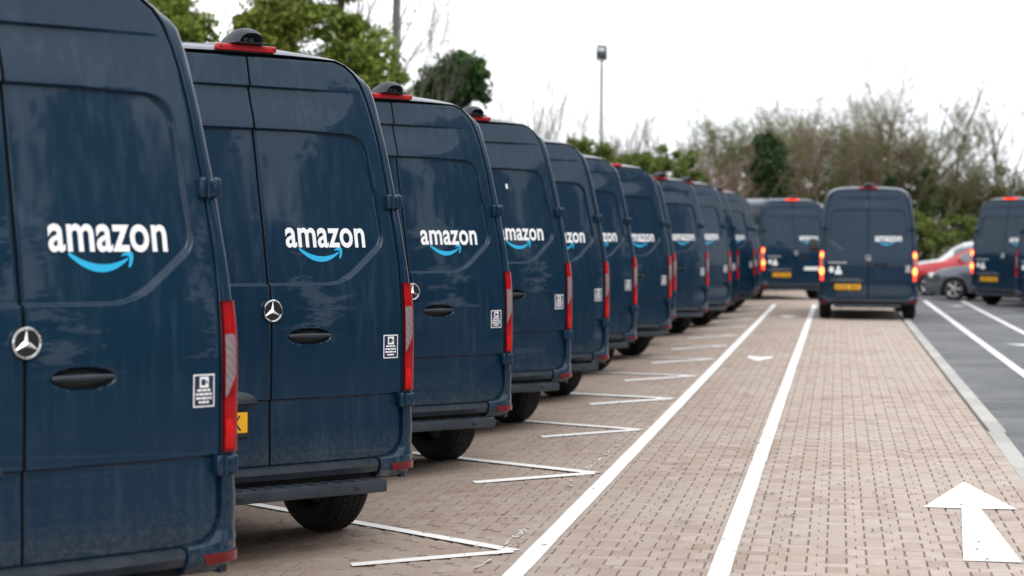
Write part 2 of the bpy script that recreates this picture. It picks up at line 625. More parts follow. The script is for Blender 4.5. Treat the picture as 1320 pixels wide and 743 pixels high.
bed = MB()
shapes = {}
for i, c in enumerate(cells):
    dz = rnd.uniform(-0.0022, 0.0016)
    if i in single:
        w, d = c[1] - c[0], c[3] - c[2]
        key = (round(w, 2), round(d, 2))
        if key not in shapes:
            v, f = paver_geo(-w / 2, w / 2, -d / 2, d / 2, 0)
            b = MB()
            b.add(v, f)
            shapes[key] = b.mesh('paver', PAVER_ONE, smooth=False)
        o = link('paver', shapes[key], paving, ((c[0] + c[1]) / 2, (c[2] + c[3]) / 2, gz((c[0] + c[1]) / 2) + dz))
        o.rotation_euler = (rnd.uniform(-.004, .004), rnd.uniform(-.008, .008), rnd.uniform(-.006, .006))
    else:
        zc, xc = cam_depth(c[0], c[2])
        v, f = paver_geo(*c, dz)
        bed.add(v, f if zc < 34 else f[:5])
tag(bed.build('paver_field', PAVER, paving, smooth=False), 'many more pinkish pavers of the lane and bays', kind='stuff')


# painted markings, 4 mm sheets over the blocks
def strip(name, pts, width, m, label, cat, z=0.005, group=None, raise_ends=True, seg=0.5):
    """a painted line along a polyline in the ground plane, with slightly uneven edges"""
    b = MB()
    rows = []
    for (p, q) in zip(pts[:-1], pts[1:]):
        p, q = Vector(p), Vector(q)
        n = max(1, int((q - p).length / seg))
        d = (q - p).normalized()
        s = Vector((-d.y, d.x))
        for i in range(n + 1):
            c = p + (q - p) * (i / n)
            wl, wr = width / 2 + rnd.uniform(-.0025, .0025), width / 2 + rnd.uniform(-.0025, .0025)
            rows.append([c - s * wl, c + s * wr])
    b.grid([[(v.x, v.y, z + gz(v.x)) for v in r_] for r_ in rows])
    o = b.build(name, m, smooth=False)
    tag(o, label, cat, group)
    return o


strip('lane_line', [(-1.58, -1.0), (-1.555, 24), (-1.54, 49.6)], 0.105, PAINTLINE, 'long white painted line along the tips of the bay markings', 'road marking')
strip('lane_line', [(-0.575, -1.0), (-0.57, 50.0)], 0.105, PAINTLINE, 'long white painted line between the walkway and the brick driving lane', 'road marking')
strip('lane_line', [(2.30, 0.0), (2.30, 54.5)], 0.12, PAINTLINE, 'white line on the asphalt nearer to the concrete kerb', 'road marking', z=-0.006)
strip('lane_line', [(3.295, 0.0), (3.295, 54.8)], 0.11, PAINTLINE, 'white line on the asphalt farther from the concrete kerb', 'road marking', z=-0.006)

TIPS = [3.3, 6.65, 10.41, 13.94, 17.14, 20.5, 23.9, 27.25, 30.6, 33.95, 37.3, 40.65, 44.0, 47.3]
ORD = ['level with the camera, out of the frame', 'nearest, mostly out of the frame', 'beside the rear step of the second van', 'beside the third van', 'beside the fourth van', 'beside the fifth van',
       'beside the sixth van', 'beside the seventh van', 'beside the eighth van', 'beside the ninth van', 'beside the tenth van', 'beside the eleventh van',
       'beside the twelfth van', 'beside the thirteenth van, at the far end']
for ty, wd in zip(TIPS, ORD):
    tx = -1.67
    b = MB()
    for (dx, dy, ln, zz) in ((-0.665, 0.747, 5.6, 0.0065), (-0.935, -0.355, 0.86, 0.008)):
        d = Vector((dx, dy)).normalized()
        s = Vector((-d.y, d.x)) * (0.048 if ty < 13 else (0.064 if ty < 19 else 0.086))
        n = max(2, int(ln / 0.35))
        rows = []
        for i in range(n + 1):
            c = Vector((tx, ty)) + d * (0.02 + ln * i / n)
            k_ = 1 + rnd.uniform(-.05, .05)
            rows.append([(c.x - s.x * k_, c.y - s.y * k_, zz + gz(c.x)), (c.x + s.x * k_, c.y + s.y * k_, zz + gz(c.x))])
        b.grid(rows)
    tag(b.build('bay_marking', BAYPAINT, smooth=False), 'white V shaped bay line on the paving ' + wd, 'road marking', 'V shaped bay lines')

# worn remains of an older line, left of the lane line
b = MB()
for i in range(300):
    yy = 6 + 22 * rnd.random() ** 1.2
    xx = -1.76 + rnd.gauss(0, 0.014) + 0.02 * math.sin(yy * 1.7)
    if noise.noise((yy * 0.9, 3.1, 0)) < -0.05:
        continue
    a, l, w = rnd.uniform(-.3, .3), rnd.uniform(.015, .09), rnd.uniform(.004, .013)
    ca, sa = math.cos(a), math.sin(a)
    q = [(-w, -l), (w * .7, -l * .8), (w, l * .6), (-w * .5, l)]
    b.add([(xx + x * ca - y_ * sa, yy + x * sa + y_ * ca, 0.0045 + gz(xx) + 0.0006 * (i % 5)) for x, y_ in q], [(0, 1, 2, 3)])
tag(b.build('worn_line', WORNLINE, smooth=False), 'flaking remains of an old white line beside the lane line', kind='stuff')


def flat_poly(name, polys, z, m, label, cat, group=None):
    b = MB()
    for p in polys:
        b.add([(x, y, z) for x, y in p], [tuple(range(len(p)))])
    return tag(b.build(name, m, smooth=False), label, cat, group)


flat_poly('lane_arrow', [[(0.655, 10.6), (0.955, 10.6), (0.888, 12.65), (1.11, 12.67), (0.866, 14.04), (0.535, 12.65), (0.768, 12.65)]], 0.0055, PAINTLINE,
          'large white arrow painted on the brick driving lane pointing away', 'road marking')
for (mx, my, mz, lb) in ((-1.06, 27.7, 0.005, 'white down pointing symbol on the brick walkway, nearer one'), (-1.03, 42.4, 0.005, 'white down pointing symbol on the brick walkway near its far end')):
    flat_poly('walkway_symbol', [[(mx, my - 0.75), (mx + 0.17, my + 0.05), (mx + 0.17, my + 0.45), (mx + 0.03, my + 0.25), (mx - 0.03, my + 0.25), (mx - 0.17, my + 0.45), (mx - 0.17, my + 0.05)]],
              mz, PAINTLINE, lb, 'road marking', 'walkway symbols')
for (mx, my, lb) in ((2.86, 32.8, 'white curved symbol on the asphalt between two lines, cut by the right edge'), (2.86, 50.8, 'white symbol on the asphalt in front of the slate grey car')):
    flat_poly('walkway_symbol', [[(mx - 0.20, my + 0.1), (mx + 0.02, my - 0.55), (mx + 0.26, my - 0.2), (mx + 0.26, my + 0.25), (mx + 0.05, my - 0.05)]],
              -0.006, PAINTLINE, lb, 'road marking', 'walkway symbols')

# flush concrete kerb stones between paving and asphalt
b = MB()
b.box((0, 0, -0.05), (0.145, 0.908, 0.112), 0.006, 1)
kerb_me = b.mesh('kerb_stone', KERB, smooth=False)
kerb = empty('kerb', (1.365, 0, 0))
tag(kerb, 'flush pale concrete kerb between the block paving and the asphalt', 'kerb')
for i in range(58):
    yy = -0.98 + i * 0.9145
    xo = 0.0 if yy > 17.8 else -0.022 * (17.8 - yy) / 3.5
    o = link('kerb_stone', kerb_me, kerb, (1.0 * max(xo, -0.06) + (0.025 if yy > 17.8 else 0), yy, 0.0 if yy > 17.8 else -0.003))
    o.rotation_euler.z = rnd.uniform(-.003, .003)

# twigs and dead leaves lying on the blocks
b = MB()
for i in range(260):
    xx, yy = rnd.uniform(-4.5, 1.2), 9 + 24 * rnd.random() ** 1.4
    a, l, w = rnd.uniform(0, 6.3), rnd.uniform(.006, .022), rnd.uniform(.004, .012)
    if rnd.random() < 0.1:
        l, w = rnd.uniform(.03, .06), 0.005
    ca, sa = math.cos(a), math.sin(a)
    q = [(-w, -l, 0), (w, -l * .6, .004), (w * .8, l, .002), (-w, l * .7, .006)]
    b.add([(xx + x * ca - y_ * sa, yy + x * sa + y_ * ca, 0.009 + z_ + gz(xx)) for x, y_, z_ in q], [(0, 1, 2, 3)])
tag(b.build('leaf_litter', mat('dead_leaf', (0.09, 0.055, 0.035), 0.9), smooth=False), 'specks of dead leaf and twig scattered on the paving', kind='stuff')

# ------------------------------------------------------------------ the delivery van
WZ = [(0.30, .955), (0.45, .972), (0.80, .984), (1.25, .984), (1.50, .972), (1.92, .940), (2.20, .908), (2.34, .884)]
CORNER_O = [(.884, 2.34), (.868, 2.44), (.842, 2.535), (.800, 2.605), (.740, 2.658), (.660, 2.690), (.55, 2.708), (.35, 2.722), (0, 2.728)]
EZ = [(0.30, .882), (0.54, .882), (0.85, .882), (1.40, .882), (1.52, .882), (1.92, .856), (2.20, .826), (2.34, .800), (2.44, .776), (2.53, .742), (2.59, .700), (2.63, .645), (2.652, .58)]
DOOR_TOP = 2.652


def lerp_tab(tab, z):
    return float(np.interp(z, [t[0] for t in tab], [t[1] for t in tab]))


RAKE_Z = [0.0, 0.42, 0.8, 1.2, 1.35, 1.65, 1.92, 2.2, 2.42, 2.60, 2.72]
RAKE_Y = [0.015, 0.012, 0.0, 0.0, 0.014, 0.066, 0.124, 0.180, 0.226, 0.268, 0.300]


def rake(z):
    return np.interp(z, RAKE_Z, RAKE_Y)


RAKE_ZF = np.linspace(0, 2.80, 281)
_rk = np.interp(RAKE_ZF, RAKE_Z, RAKE_Y)
_kern = np.ones(21) / 21
RAKE_YF = np.convolve(np.pad(_rk, 10, mode='edge'), _kern, mode='valid')


def rear_y(s, z):
    return np.interp(z, RAKE_ZF, RAKE_YF) + 0.030 * (np.abs(s) / 0.9) ** 2.2


def door_depth(s, z):
    """inward relief of a rear door; s is the distance from the split line"""
    s = np.asarray(s, float)
    z = np.asarray(z, float)
    D = np.zeros_like(s)
    # upper crease: band above stands proud, fading out before the door edge
    f = 1 - smooth((s - 0.22) / 0.56)
    t = (2.492 - z)
    D += 0.022 * f * smooth(t / 0.013) * (1 - smooth((t - 0.02) / 0.22))
    # window-shaped recess
    e = np.interp(z, [q[0] for q in EZ], [q[1] for q in EZ])
    right = e - 0.085
    top = 2.252 - 0.05 * np.clip(s - 0.30, 0, 1) * 0.6
    d_side = right - s
    d_top = top - z
    d_bot = z - 1.400
    d_diag = (z - 1.400) * 0.80 - (s - 0.47) * 0.60 + 0.010
    k_ = 0.05

    def smin(a, b, k__):
        h = np.clip(0.5 + 0.5 * (b - a) / k__, 0, 1)
        return b * (1 - h) + a * h - k__ * h * (1 - h)
    d_in = smin(smin(d_side, d_top, 0.12), smin(d_bot, d_diag, 0.07), 0.05)
    D += 0.022 * smooth((d_in + 0.004) / 0.013)
    # lower fold
    t = 0.786 - z
    D += 0.014 * smooth(t / 0.011) * (1 - smooth((t - 0.03) / 0.30))
    return D


def handle_depth(s, z):
    q = ((s - 0.247) / 0.146) ** 2 + ((z - 1.118) / 0.043) ** 2
    return 0.036 * smooth((1.08 - q) / 0.6)


def door_edge(z):
    e = lerp_tab(EZ, z)
    if z < 0.565:
        r_ = 0.14
        t = min(1.0, (0.565 - z) / r_)
        e = lerp_tab(EZ, 0.6) - r_ * (1 - math.sqrt(max(0, 1 - t * t)))
    return e


def make_door(side, handle):
    nu, nv = 190, 260
    zs = np.concatenate([np.linspace(0.425, 0.56, 24)[:-1], np.linspace(0.56, DOOR_TOP, nv - 23),
                         *[np.arange(q - 0.022, q + 0.022, 0.0022) for q in (0.778, 1.405, 2.245, 2.487)]])
    zs = np.unique(np.round(zs, 4))
    nv = len(zs)
    rows = []
    for z in zs:
        e = door_edge(z)
        u = np.linspace(0, 1, nu)
        s = 0.007 + u * (e - 0.007)
        zz = np.full_like(s, z)
        D = door_depth(s, zz)
        if handle:
            D = D + handle_depth(s, zz)
        edge = np.minimum(s - 0.007, e - s)
        D = D + 0.002 * (1 - smooth(edge / 0.010)) + (0.003 if z in (zs[0], zs[-1]) else 0)
        yy = rear_y(s, zz) + D
        rows.append([(side * a, b_, z) for a, b_ in zip(s, yy)])
    b = MB()
    b.grid(rows if side > 0 else [r_[::-1] for r_ in rows])
    # returned edges give the seams depth
    for line in ([r_[0] for r_ in rows], [r_[-1] for r_ in rows], rows[0], rows[-1]):
        b.grid([line, [(p[0], p[1] + 0.05, p[2]) for p in line]])
    b.n_skin = (nv - 1) * (nu - 1)
    return b


def surf(s, z, out=0.003, handle=False):
    a = abs(s)
    return (s, float(rear_y(a, z) + door_depth(a, z)) - out, z)


def text_mesh(body, height, m, place, xscale=1.0, offset=0.0, spacing=1.0, name='lettering', refine=None):
    c = bpy.data.curves.new('tmp', 'FONT')
    c.body = body
    c.offset = offset
    c.space_character = spacing
    c.resolution_u = 6
    o = bpy.data.objects.new('tmp', c)
    COL.objects.link(o)
    dg = bpy.context.evaluated_depsgraph_get()
    me = bpy.data.meshes.new_from_object(o.evaluated_get(dg))
    bpy.data.objects.remove(o)
    co = np.array([v.co[:] for v in me.vertices])
    x0, x1, y0, y1 = co[:, 0].min(), co[:, 0].max(), co[:, 1].min(), co[:, 1].max()
    sc = height / (y1 - y0)
    for v, p in zip(me.vertices, co):
        v.co = place((p[0] - x0) / (x1 - x0), (p[1] - y0) / (y1 - y0))
    me.materials.clear()
    me.materials.append(m)
    me.name = name
    return me


def outline(inner):
    """half outline of the rear opening (inner) or of the body (outer), same point count"""
    zs = np.linspace(0.30, 2.34, 40)
    if inner:
        side = [(lerp_tab(EZ, z) + 0.011, z) for z in zs]
        cor = [(e + 0.011, z + 0.0) for z, e in EZ if z >= 2.34]
        cor = [(e, z + (0.012 if z > 2.5 else 0)) for e, z in cor] + [(0.45, 2.668), (0.3, 2.671), (0.0, 2.674)]
    else:
        side = [(lerp_tab(WZ, z), z) for z in zs]
        cor = CORNER_O
    c = np.array(cor)
    d = np.concatenate([[0], np.cumsum(np.hypot(*np.diff(c, axis=0).T))])
    t = np.linspace(0, d[-1], 30)
    cor = list(zip(np.interp(t, d, c[:, 0]), np.interp(t, d, c[:, 1])))
    return np.array(side[:-1] + cor)


OUT_I, OUT_O = outline(True), outline(False)
AXLE_R, AXLE_F, LEN = 0.78, 4.94, 5.93


def top_line(y):
    return float(np.interp(y, [0, 0.1, 0.6, 2.2, 3.6, 4.3, 4.55, 5.2, 5.3, 5.7, 5.88, LEN],
                           [2.728, 2.728, 2.74, 2.765, 2.755, 2.70, 2.54, 1.42, 1.30, 1.14, 0.96, 0.80]))


def side_section(y):
    """half section (x, z) at length y, from sill up to the roof centre line"""
    zt = top_line(y)
    nar = 1 - 0.13 * float(smooth((y - 4.7) / 1.2)) ** 1.3 - (0.10 if y > 5.85 else 0)
    zb = 0.34
    for ax in (AXLE_R, AXLE_F):
        dy = abs(y - ax)
        if dy < 0.45:
            zb = max(zb, 0.34 + math.sqrt(0.45 ** 2 - dy ** 2) * 0.99)
    pts = []
    belt = 1.05
    for x, z in OUT_O:
        if z > belt:
            z2 = belt + (z - belt) * (zt - belt) / (2.728 - belt) if zt > belt else min(z, zt)
        else:
            z2 = min(z, zt)
        z2 = max(z2, zb)
        pts.append((x * nar, z2))
    return pts


def mirror_pts(h):
    return [(x, z) for x, z in h] + [(-x, z) for x, z in h[-2::-1]]


def build_van():
    root = empty('delivery_van')
    # ---- body shell
    b = MB()
    rows = []
    full_i = mirror_pts([tuple(p) for p in OUT_I])
    full_o = mirror_pts([tuple(p) for p in OUT_O])
    fi, fo = np.array(full_i), np.array(full_o)
    rows.append([(x, float(rear_y(x, z)) + 0.05, z) for x, z in full_i])
    for t, dy in ((0, 0.006), (0.06, 0.0), (0.3, 0.0), (0.5, 0.002), (0.68, 0.006), (0.82, 0.016), (0.93, 0.038), (1.0, 0.09)):
        p = fi * (1 - t) + fo * t
        rows.append([(x, float(rear_y(min(abs(x), 0.9), z)) + dy + 0.15 * t ** 1.3 * float(smooth((z - 2.52) / 0.14)), z) for x, z in p])
    ys = [0.34, 0.40, 0.46, 0.52, 0.57] + list(np.arange(0.62, 1.30, 0.06)) + [1.6, 2.2, 2.9, 3.6, 4.1, 4.3, 4.42, 4.49] + list(np.arange(4.57, 5.5, 0.08)) + [5.6, 5.7, 5.8, 5.88, LEN]
    for y in ys:
        sec = mirror_pts(side_section(y))
        if y < 0.5:
            sec2 = []
            for (x, z), (xo, zo) in zip(sec, full_o):
                sec2.append((x, z if z > 0.5 else max(z, zo)))
            sec = sec2
        rows.append([(x, max(y, q[1] + 0.004), z) for (x, z), q in zip(sec, rows[-1])])
    b.grid(rows)
    last = rows[-1]
    n0 = len(b.v)
    b.add(last, [tuple(range(len(last)))])
    body = b.build('body', PAINT, root, angle=40, fix=True)
    # ---- dark seal behind the doors
    b = MB()
    zs = np.linspace(0.30, 2.672, 24)
    b.grid([[(s, float(rear_y(abs(s), z)) + 0.052, z) for s in np.linspace(-(lerp_tab(EZ, z) + 0.012), lerp_tab(EZ, z) + 0.012, 24)] for z in zs])
    b.build('door_seal', SEAM, root)
    # ---- doors
    doors = []
    for sd in (-1, 1):
        b = make_door(sd, sd > 0)
        o = b.build('rear_door', PAINT, root, angle=50)
        o.data.materials.append(SEAM)
        ids = [0] * b.n_skin + [1] * (len(b.f) - b.n_skin)
        o.data.polygons.foreach_set('material_index', ids)
        doors.append(o)
    dl, dr = doors
    # handle: bowl liner and pull bar
    b = MB()
    rows = []
    for q in np.linspace(0.02, 0.93, 9):
        rows.append([(0.247 + 0.146 * q * math.cos(a), float(rear_y(0.247, 1.118)) + 0.0325 * float(smooth((1.08 - q * q) / 0.6)) - 0.0035,
                      1.118 + 0.042 * q * math.sin(a)) for a in np.linspace(0, 2 * math.pi, 41)])
    b.grid(rows)
    hb = b.build('door_handle', BLACK, dr)
    b = MB()
    pts, rads = [], []
    for t in np.linspace(-1, 1, 13):
        pts.append((0.247 + 0.134 * t, float(rear_y(0.247, 1.118)) - 0.006 + 0.014 * t * t, 1.122))
        rads.append(0.0145 * (1 - 0.35 * t * t))
    b.tube(pts, rads, 10)
    b.build('handle_bar', PLASTIC, dr)
    # emblem: dark disc, chrome ring and three pointed star
    ez, er = 1.262, 0.060
    y0 = float(rear_y(0.0, ez)) - 0.004
    b = MB()
    b.lathe([(0.012, er * 0.98), (-0.006, er * 0.98), (-0.010, er * 0.9), (-0.010, 0.0005)], 'Y', 40, (0, y0, ez))
    em = b.build('emblem', BLACK, root)
    b = MB()
    rows = []
    for q in range(12):
        a = 2 * math.pi * q / 12
        rows.append((-0.012 + 0.006 * math.sin(a), er * 0.93 + 0.0055 * math.cos(a)))
    rows.append(rows[0])
    b.lathe(rows, 'Y', 48, (0, y0, ez))
    for q in range(3):
        a = math.pi / 2 + q * 2 * math.pi / 3
        tip = (er * 0.90 * math.cos(a), er * 0.90 * math.sin(a))
        w = 0.0125
        l = (w * math.cos(a + math.pi / 3), w * math.sin(a + math.pi / 3))
        r_ = (w * math.cos(a - math.pi / 3), w * math.sin(a - math.pi / 3))
        yb, yf = y0 - 0.011, y0 - 0.019
        P = [(0, yf, ez), (tip[0], yb, ez + tip[1]), (l[0], yb, ez + l[1]), (r_[0], yb, ez + r_[1])]
        b.add(P, [(0, 2, 1), (0, 1, 3)])
    b.build('star', CHROME, em, smooth=False)
    # ---- logo on the right door: word and smile arrow
    L0, L1, B0, B1 = 0.136, 0.672, 1.602, 1.712

    def on_door(fx, fz):
        return surf(L0 + (L1 - L0) * fx, B0 + (B1 - B0) * fz, 0.004)
    me = text_mesh('amazon', B1 - B0, WHITE_VINYL, on_door, offset=0.022, spacing=1.04)
    link('lettering', me, dr)

    def pt(u, v):     # units of the photograph's logo: word spans 140..1160, 180..402
        return surf(L0 + (L1 - L0) * (u - 140) / 1020.0, B0 + (B1 - B0) * (402 - v) / 222.0, 0.0035)
    b = MB()
    upper, lower = [], []
    for t in np.linspace(0, 1, 25):
        u = 297 + (800 - 297) * t
        mid = (1 - t) ** 2 * 412 + 2 * t * (1 - t) * 622 + t * t * 452
        th_ = 5 + 26 * math.sin(math.pi * min(1, t * 0.9 + 0.06)) ** 0.8
        upper.append(pt(u + 3, mid - th_))
        lower.append(pt(u - 3, mid + th_))
    b.grid([upper, lower])
    hook = [(735, 436), (765, 408), (805, 398), (832, 400), (846, 415), (844, 450), (833, 490), (812, 524), (796, 518), (808, 480), (812, 445), (804, 432), (775, 428)]
    hp = [pt(u, v) for u, v in hook]
    b.add(hp, [(0, 1, 12), (1, 2, 11, 12), (2, 3, 10, 11), (3, 4, 10), (4, 5, 9, 10), (5, 6, 9), (6, 7, 8, 9)])
    b.build('smile_arrow', CYAN_VINYL, dr, smooth=False)
    # notice sticker beside the right lamp
    sc, zc, sw, sh = 0.800, 1.046, 0.052, 0.066

    def sq(x0, x1, z0, z1, out):
        return [surf(sc + x, zc + z, out) for x, z in ((x0, z0), (x1, z0), (x1, z1), (x0, z1))]
    b = MB()
    b.add(sq(-sw, sw, -sh, sh, 0.003), [(0, 1, 2, 3)])
    st = b.build('sticker', WHITE_VINYL, dr, smooth=False)
    b = MB()
    b.add(sq(-sw + .006, sw - .006, -sh + .006, sh - .006, 0.004), [(0, 1, 2, 3)])
    st2 = b.build('sticker_panel', NAVY_VINYL, dr, smooth=False)
    b = MB()
    b.add(sq(-.022, .022, .012, .056, 0.005), [(0, 1, 2, 3)])
    for j, (wa, zz) in enumerate(((.034, .002), (.040, -.014), (.040, -.030), (.026, -.046))):
        x = -wa
        rr = random.Random(j)
        while x < wa - 0.006:
            w = min(rr.uniform(.012, .028), wa - x)
            b.add(sq(x, x + w - .003, zz - .0045, zz + .0045, 0.005), [(0, 1, 2, 3)])
            x += w
    b.build('sticker_print', WHITE_VINYL, dr, smooth=False)['kind'] = 'stuff'
    b = MB()
    b.add(sq(-.014, .006, .022, .046, 0.006), [(0, 1, 2, 3)])
    b.add([surf(sc + x, zc + z, 0.006) for x, z in ((.007, .034), (.016, .025), (.016, .043))], [(0, 1, 2)])
    b.build('sticker_symbol', NAVY_VINYL, dr, smooth=False)['kind'] = 'stuff'
    # fleet marks on the left door
    b = MB()
    for (cx, cz, r_) in ((-0.74, 1.02, 0.05), (-0.60, 1.055, 0.033)):
        b.add([surf(cx + r_ * math.cos(a), cz + r_ * 1.25 * math.sin(a), 0.004) for a in np.linspace(0, 2 * math.pi, 20)[:-1]], [tuple(range(19))])
    b.add([surf(x, z, 0.004) for x, z in ((-0.675, 0.925), (-0.525, 0.925), (-0.535, 1.00), (-0.575, 1.02), (-0.625, 1.02), (-0.665, 1.00))], [tuple(range(6))])
    for i in range(9):
        b.add([surf(x, z, 0.004) for x, z in ((-0.80 + i * .042, 1.155), (-0.768 + i * .042, 1.155), (-0.768 + i * .042, 1.172), (-0.80 + i * .042, 1.172))], [(0, 1, 2, 3)])
    b.build('fleet_mark', WHITE_VINYL, dl, smooth=False)['kind'] = 'stuff'
    # plate lamp cover and number plate on the left door
    b = MB()
    rows = []
    for t in np.linspace(0, 1, 7):
        row = []
        for s in np.linspace(-0.80, -0.085, 40):
            q = abs((s + 0.4425) / 0.3575)
            top = 0.775 + 0.072 * math.sqrt(max(0, 1 - q ** 3.2))
            z = 0.772 + (top - 0.772) * t
            out = 0.034 * math.sin(math.pi / 2 * (1 - t) ** 0.8) * (1 - q ** 6) + 0.001
            row.append((s, float(rear_y(abs(s), z)) - out, z))
        rows.append(row)
    rows.insert(0, [(x, y_ + 0.034, z) for x, y_, z in rows[0]])
    b.grid(rows)
    b.build('plate_lamp_cover', PLASTIC, dl)
    pc = -0.41
    yp = float(rear_y(0.41, 0.66)) + 0.002
    b = MB()
    b.box((pc, yp - 0.006, 0.662), (0.55, 0.014, 0.145), 0.006, 2)
    b.build('plate_holder', BLACK, dl)
    b = MB()
    b.box((pc, yp - 0.015, 0.668), (0.52, 0.008, 0.111), 0.004, 1)
    b.build('number_plate', PLATE, dl)
    # the characters cannot be read in the photograph: plain dark strokes of their size
    for i in range(7):
        x = pc - 0.235 + i * 0.062 + (0.033 if i > 3 else 0)
        b = MB()
        b.add([(x + u, yp - 0.0203, 0.628 + v) for u, v in ((0.010, 0), (0.036, 0), (0.036, 0.079), (0.010, 0.079))], [(0, 1, 2, 3)])
        b.build('plate_character', INK, dl, smooth=False)
    # ---- hinges
    for sd in (-1, 1):
        for hz in (1.865, 0.742):
            e = lerp_tab(EZ, hz)
            y0 = float(rear_y(e, hz))
            b = MB()
            b.box((sd * (e + 0.022), y0 - 0.008, hz), (0.088, 0.044, 0.074), 0.016, 3)
            b.box((sd * (e - 0.016), y0 - 0.014, hz), (0.030, 0.052, 0.084), 0.012, 3)
            b.box((sd * (e + 0.058), y0 - 0.002, hz), (0.036, 0.062, 0.084), 0.014, 3)
            b.tube([(sd * (e + 0.012), y0 - 0.030, hz - 0.040), (sd * (e + 0.012), y0 - 0.030, hz + 0.040)], [0.008, 0.008], 10)
            b.build('hinge', PAINT, root)
    # ---- tail lamps: wrap round the corner between door seam and flank
    lamps = {}

    def lamp_patch(sd, z0, z1, ta, tb, out, nz=18, nt=12):
        rows = []
        for z in np.linspace(z0, z1, nz):
            a = ta(z) if callable(ta) else ta
            c = tb(z) if callable(tb) else tb
            row = []
            e, w = lerp_tab(EZ, z) + 0.013, lerp_tab(WZ, z)
            for t in np.linspace(a, c, nt):
                x = e + (w - e) * min(t, 1)
                dy = float(np.interp(t, [0, .3, .5, .68, .82, .93, 1.0, 1.6], [0, 0, .002, .006, .016, .038, .09, .20]))
                nx, ny = float(np.interp(t, [0.4, 1.0], [0.05, 1])), float(np.interp(t, [0.4, 1.0], [1, 0.1]))
                row.append((sd * (x + out * nx), float(rear_y(min(x, .9), z)) + dy - out * ny, z))
            rows.append(row)
        return rows
    for sd in (-1, 1):
        b = MB()
        lower, upper = 0.792, 1.405
        rows = lamp_patch(sd, lower, upper, 0.0, 1.5, 0.013, 26, 20)
        rows = [[(p[0], p[1] + 0.02, p[2]) for p in rows[0]]] + rows + [[(p[0], p[1] + 0.02, p[2]) for p in rows[-1]]]
        b.grid(rows)
        edge = [r_[0] for r_ in rows]
        b.grid([edge, [(p[0], p[1] + 0.03, p[2]) for p in edge]])
        lp = b.build('tail_lamp', RED_DEEP, root)
        b = MB()
        b.grid(lamp_patch(sd, 0.800, 1.398, 0.04, lambda z: 0.70 + 0.06 * (z - 0.8), 0.0145, 20, 10))
        b.build('red_lens', RED_LENS, lp)
        b = MB()
        b.grid(lamp_patch(sd, 1.015, 1.270, 0.05, lambda z: float(np.interp(z, [1.015, 1.10, 1.25, 1.27], [0.10, 0.60, 0.62, 0.55])), 0.0165, 20, 10))
        b.build('clear_lens', CLEAR_LENS, lp)
        b = MB()
        b.grid(lamp_patch(sd, 0.808, 0.925, 0.08, lambda z: float(np.interp(z, [0.808, 0.87, 0.925], [0.60, 0.56, 0.40])), 0.0165, 10, 8))
        b.build('reflector', RED_BRIGHT, lp)
        lamps[sd] = lp
    # ---- bumper with corner pieces and side reflectors
    b = MB()
    prof = [(0.345, 0.02), (0.350, -0.035), (0.385, -0.052), (0.412, -0.046), (0.421, -0.020), (0.421, 0.03)]
    rows = []
    for z, dy in prof:
        rows.append([(s, float(rear_y(abs(s), 0.5)) + dy + 0.02 * (abs(s) / 0.8) ** 4, z) for s in np.linspace(-0.70, 0.70, 25)])
    b.grid(rows)
    bump = b.build('bumper', PLASTIC, root, fix=False)
    for sd in (-1, 1):
        b = MB()
        rows = []
        zs = list(np.linspace(0.315, 0.425, 9)) + list(np.linspace(0.432, 0.56, 14)) + list(np.linspace(0.58, 0.70, 9))
        for z in zs:
            # inner end follows the round lower corner of the door
            xi = door_edge(z) + 0.010 if z > 0.43 else 0.71
            fl = 0.45 + 0.55 * float(smooth((0.71 - z) / 0.12))
            pr = 0.012 + 0.032 * float(smooth((0.50 - z) / 0.10))
            w = 0.988 + 0.020 * fl
            low = float(smooth((0.37 - z) / 0.07))
            row = []
            for t in np.linspace(0, 1, 14):
                a = t * math.pi / 2
                # super-ellipse corner
                x = xi + (w - xi) * math.sin(a) ** 0.80
                yb = float(rear_y(min(xi, .9), 0.5)) - 0.004 - pr
                y_ = yb + 0.16 * (1 - math.cos(a)) ** 1.25
                row.append((sd * (x - 0.05 * low * t), y_ + 0.05 * low, z))
            row.insert(0, (row[0][0], row[0][1] + 0.07, z))
            row.append((sd * (w - 0.05 * low), 0.33, z))
            rows.append(row)
        top_r = rows[-1]
        rows.append([(p[0] * 0.97, p[1] + 0.05, p[2] + 0.004) for p in top_r])
        if sd < 0:
            rows = [r_[::-1] for r_ in rows]
        b.grid(rows)
        cp = b.build('bumper_corner', PAINT, root, angle=60)
        b = MB()
        rows = []
        for z in np.linspace(0.352, 0.392, 4):
            row = []
            xi, w = 0.71, 1.008
            yb = float(rear_y(0.705, 0.5)) - 0.004 - 0.044
            for t in np.linspace(0.10 + 0.02 * (0.39 - z) / .04, 0.80, 12):
                a = t * math.pi / 2
                x = xi + (w - xi) * math.sin(a) ** 0.80
                row.append((sd * (x + 0.003), yb + 0.16 * (1 - math.cos(a)) ** 1.25 - 0.005, z))
            rows.append(row)
        b.grid(rows)
        b.build('reflector', RED_DEEP, cp)
    # ---- fold-out rear step
    b = MB()
    b.box((-0.02, -0.105, 0.290), (1.34, 0.135, 0.066), 0.010, 2)
    st = b.build('rear_step', PLASTIC, root)
    b = MB()
    for i in range(14):
        b.box((-0.61 + i * 0.09, -0.105, 0.3245), (0.045, 0.10, 0.006), 0.002, 1)
    b.build('tread', PLASTIC, st)['kind'] = 'stuff'
    for s in (-0.55, 0.55):
        b = MB()
        b.box((s, 0.06, 0.27), (0.06, 0.30, 0.05), 0.008, 1)
        b.build('bracket', BLACK, st)
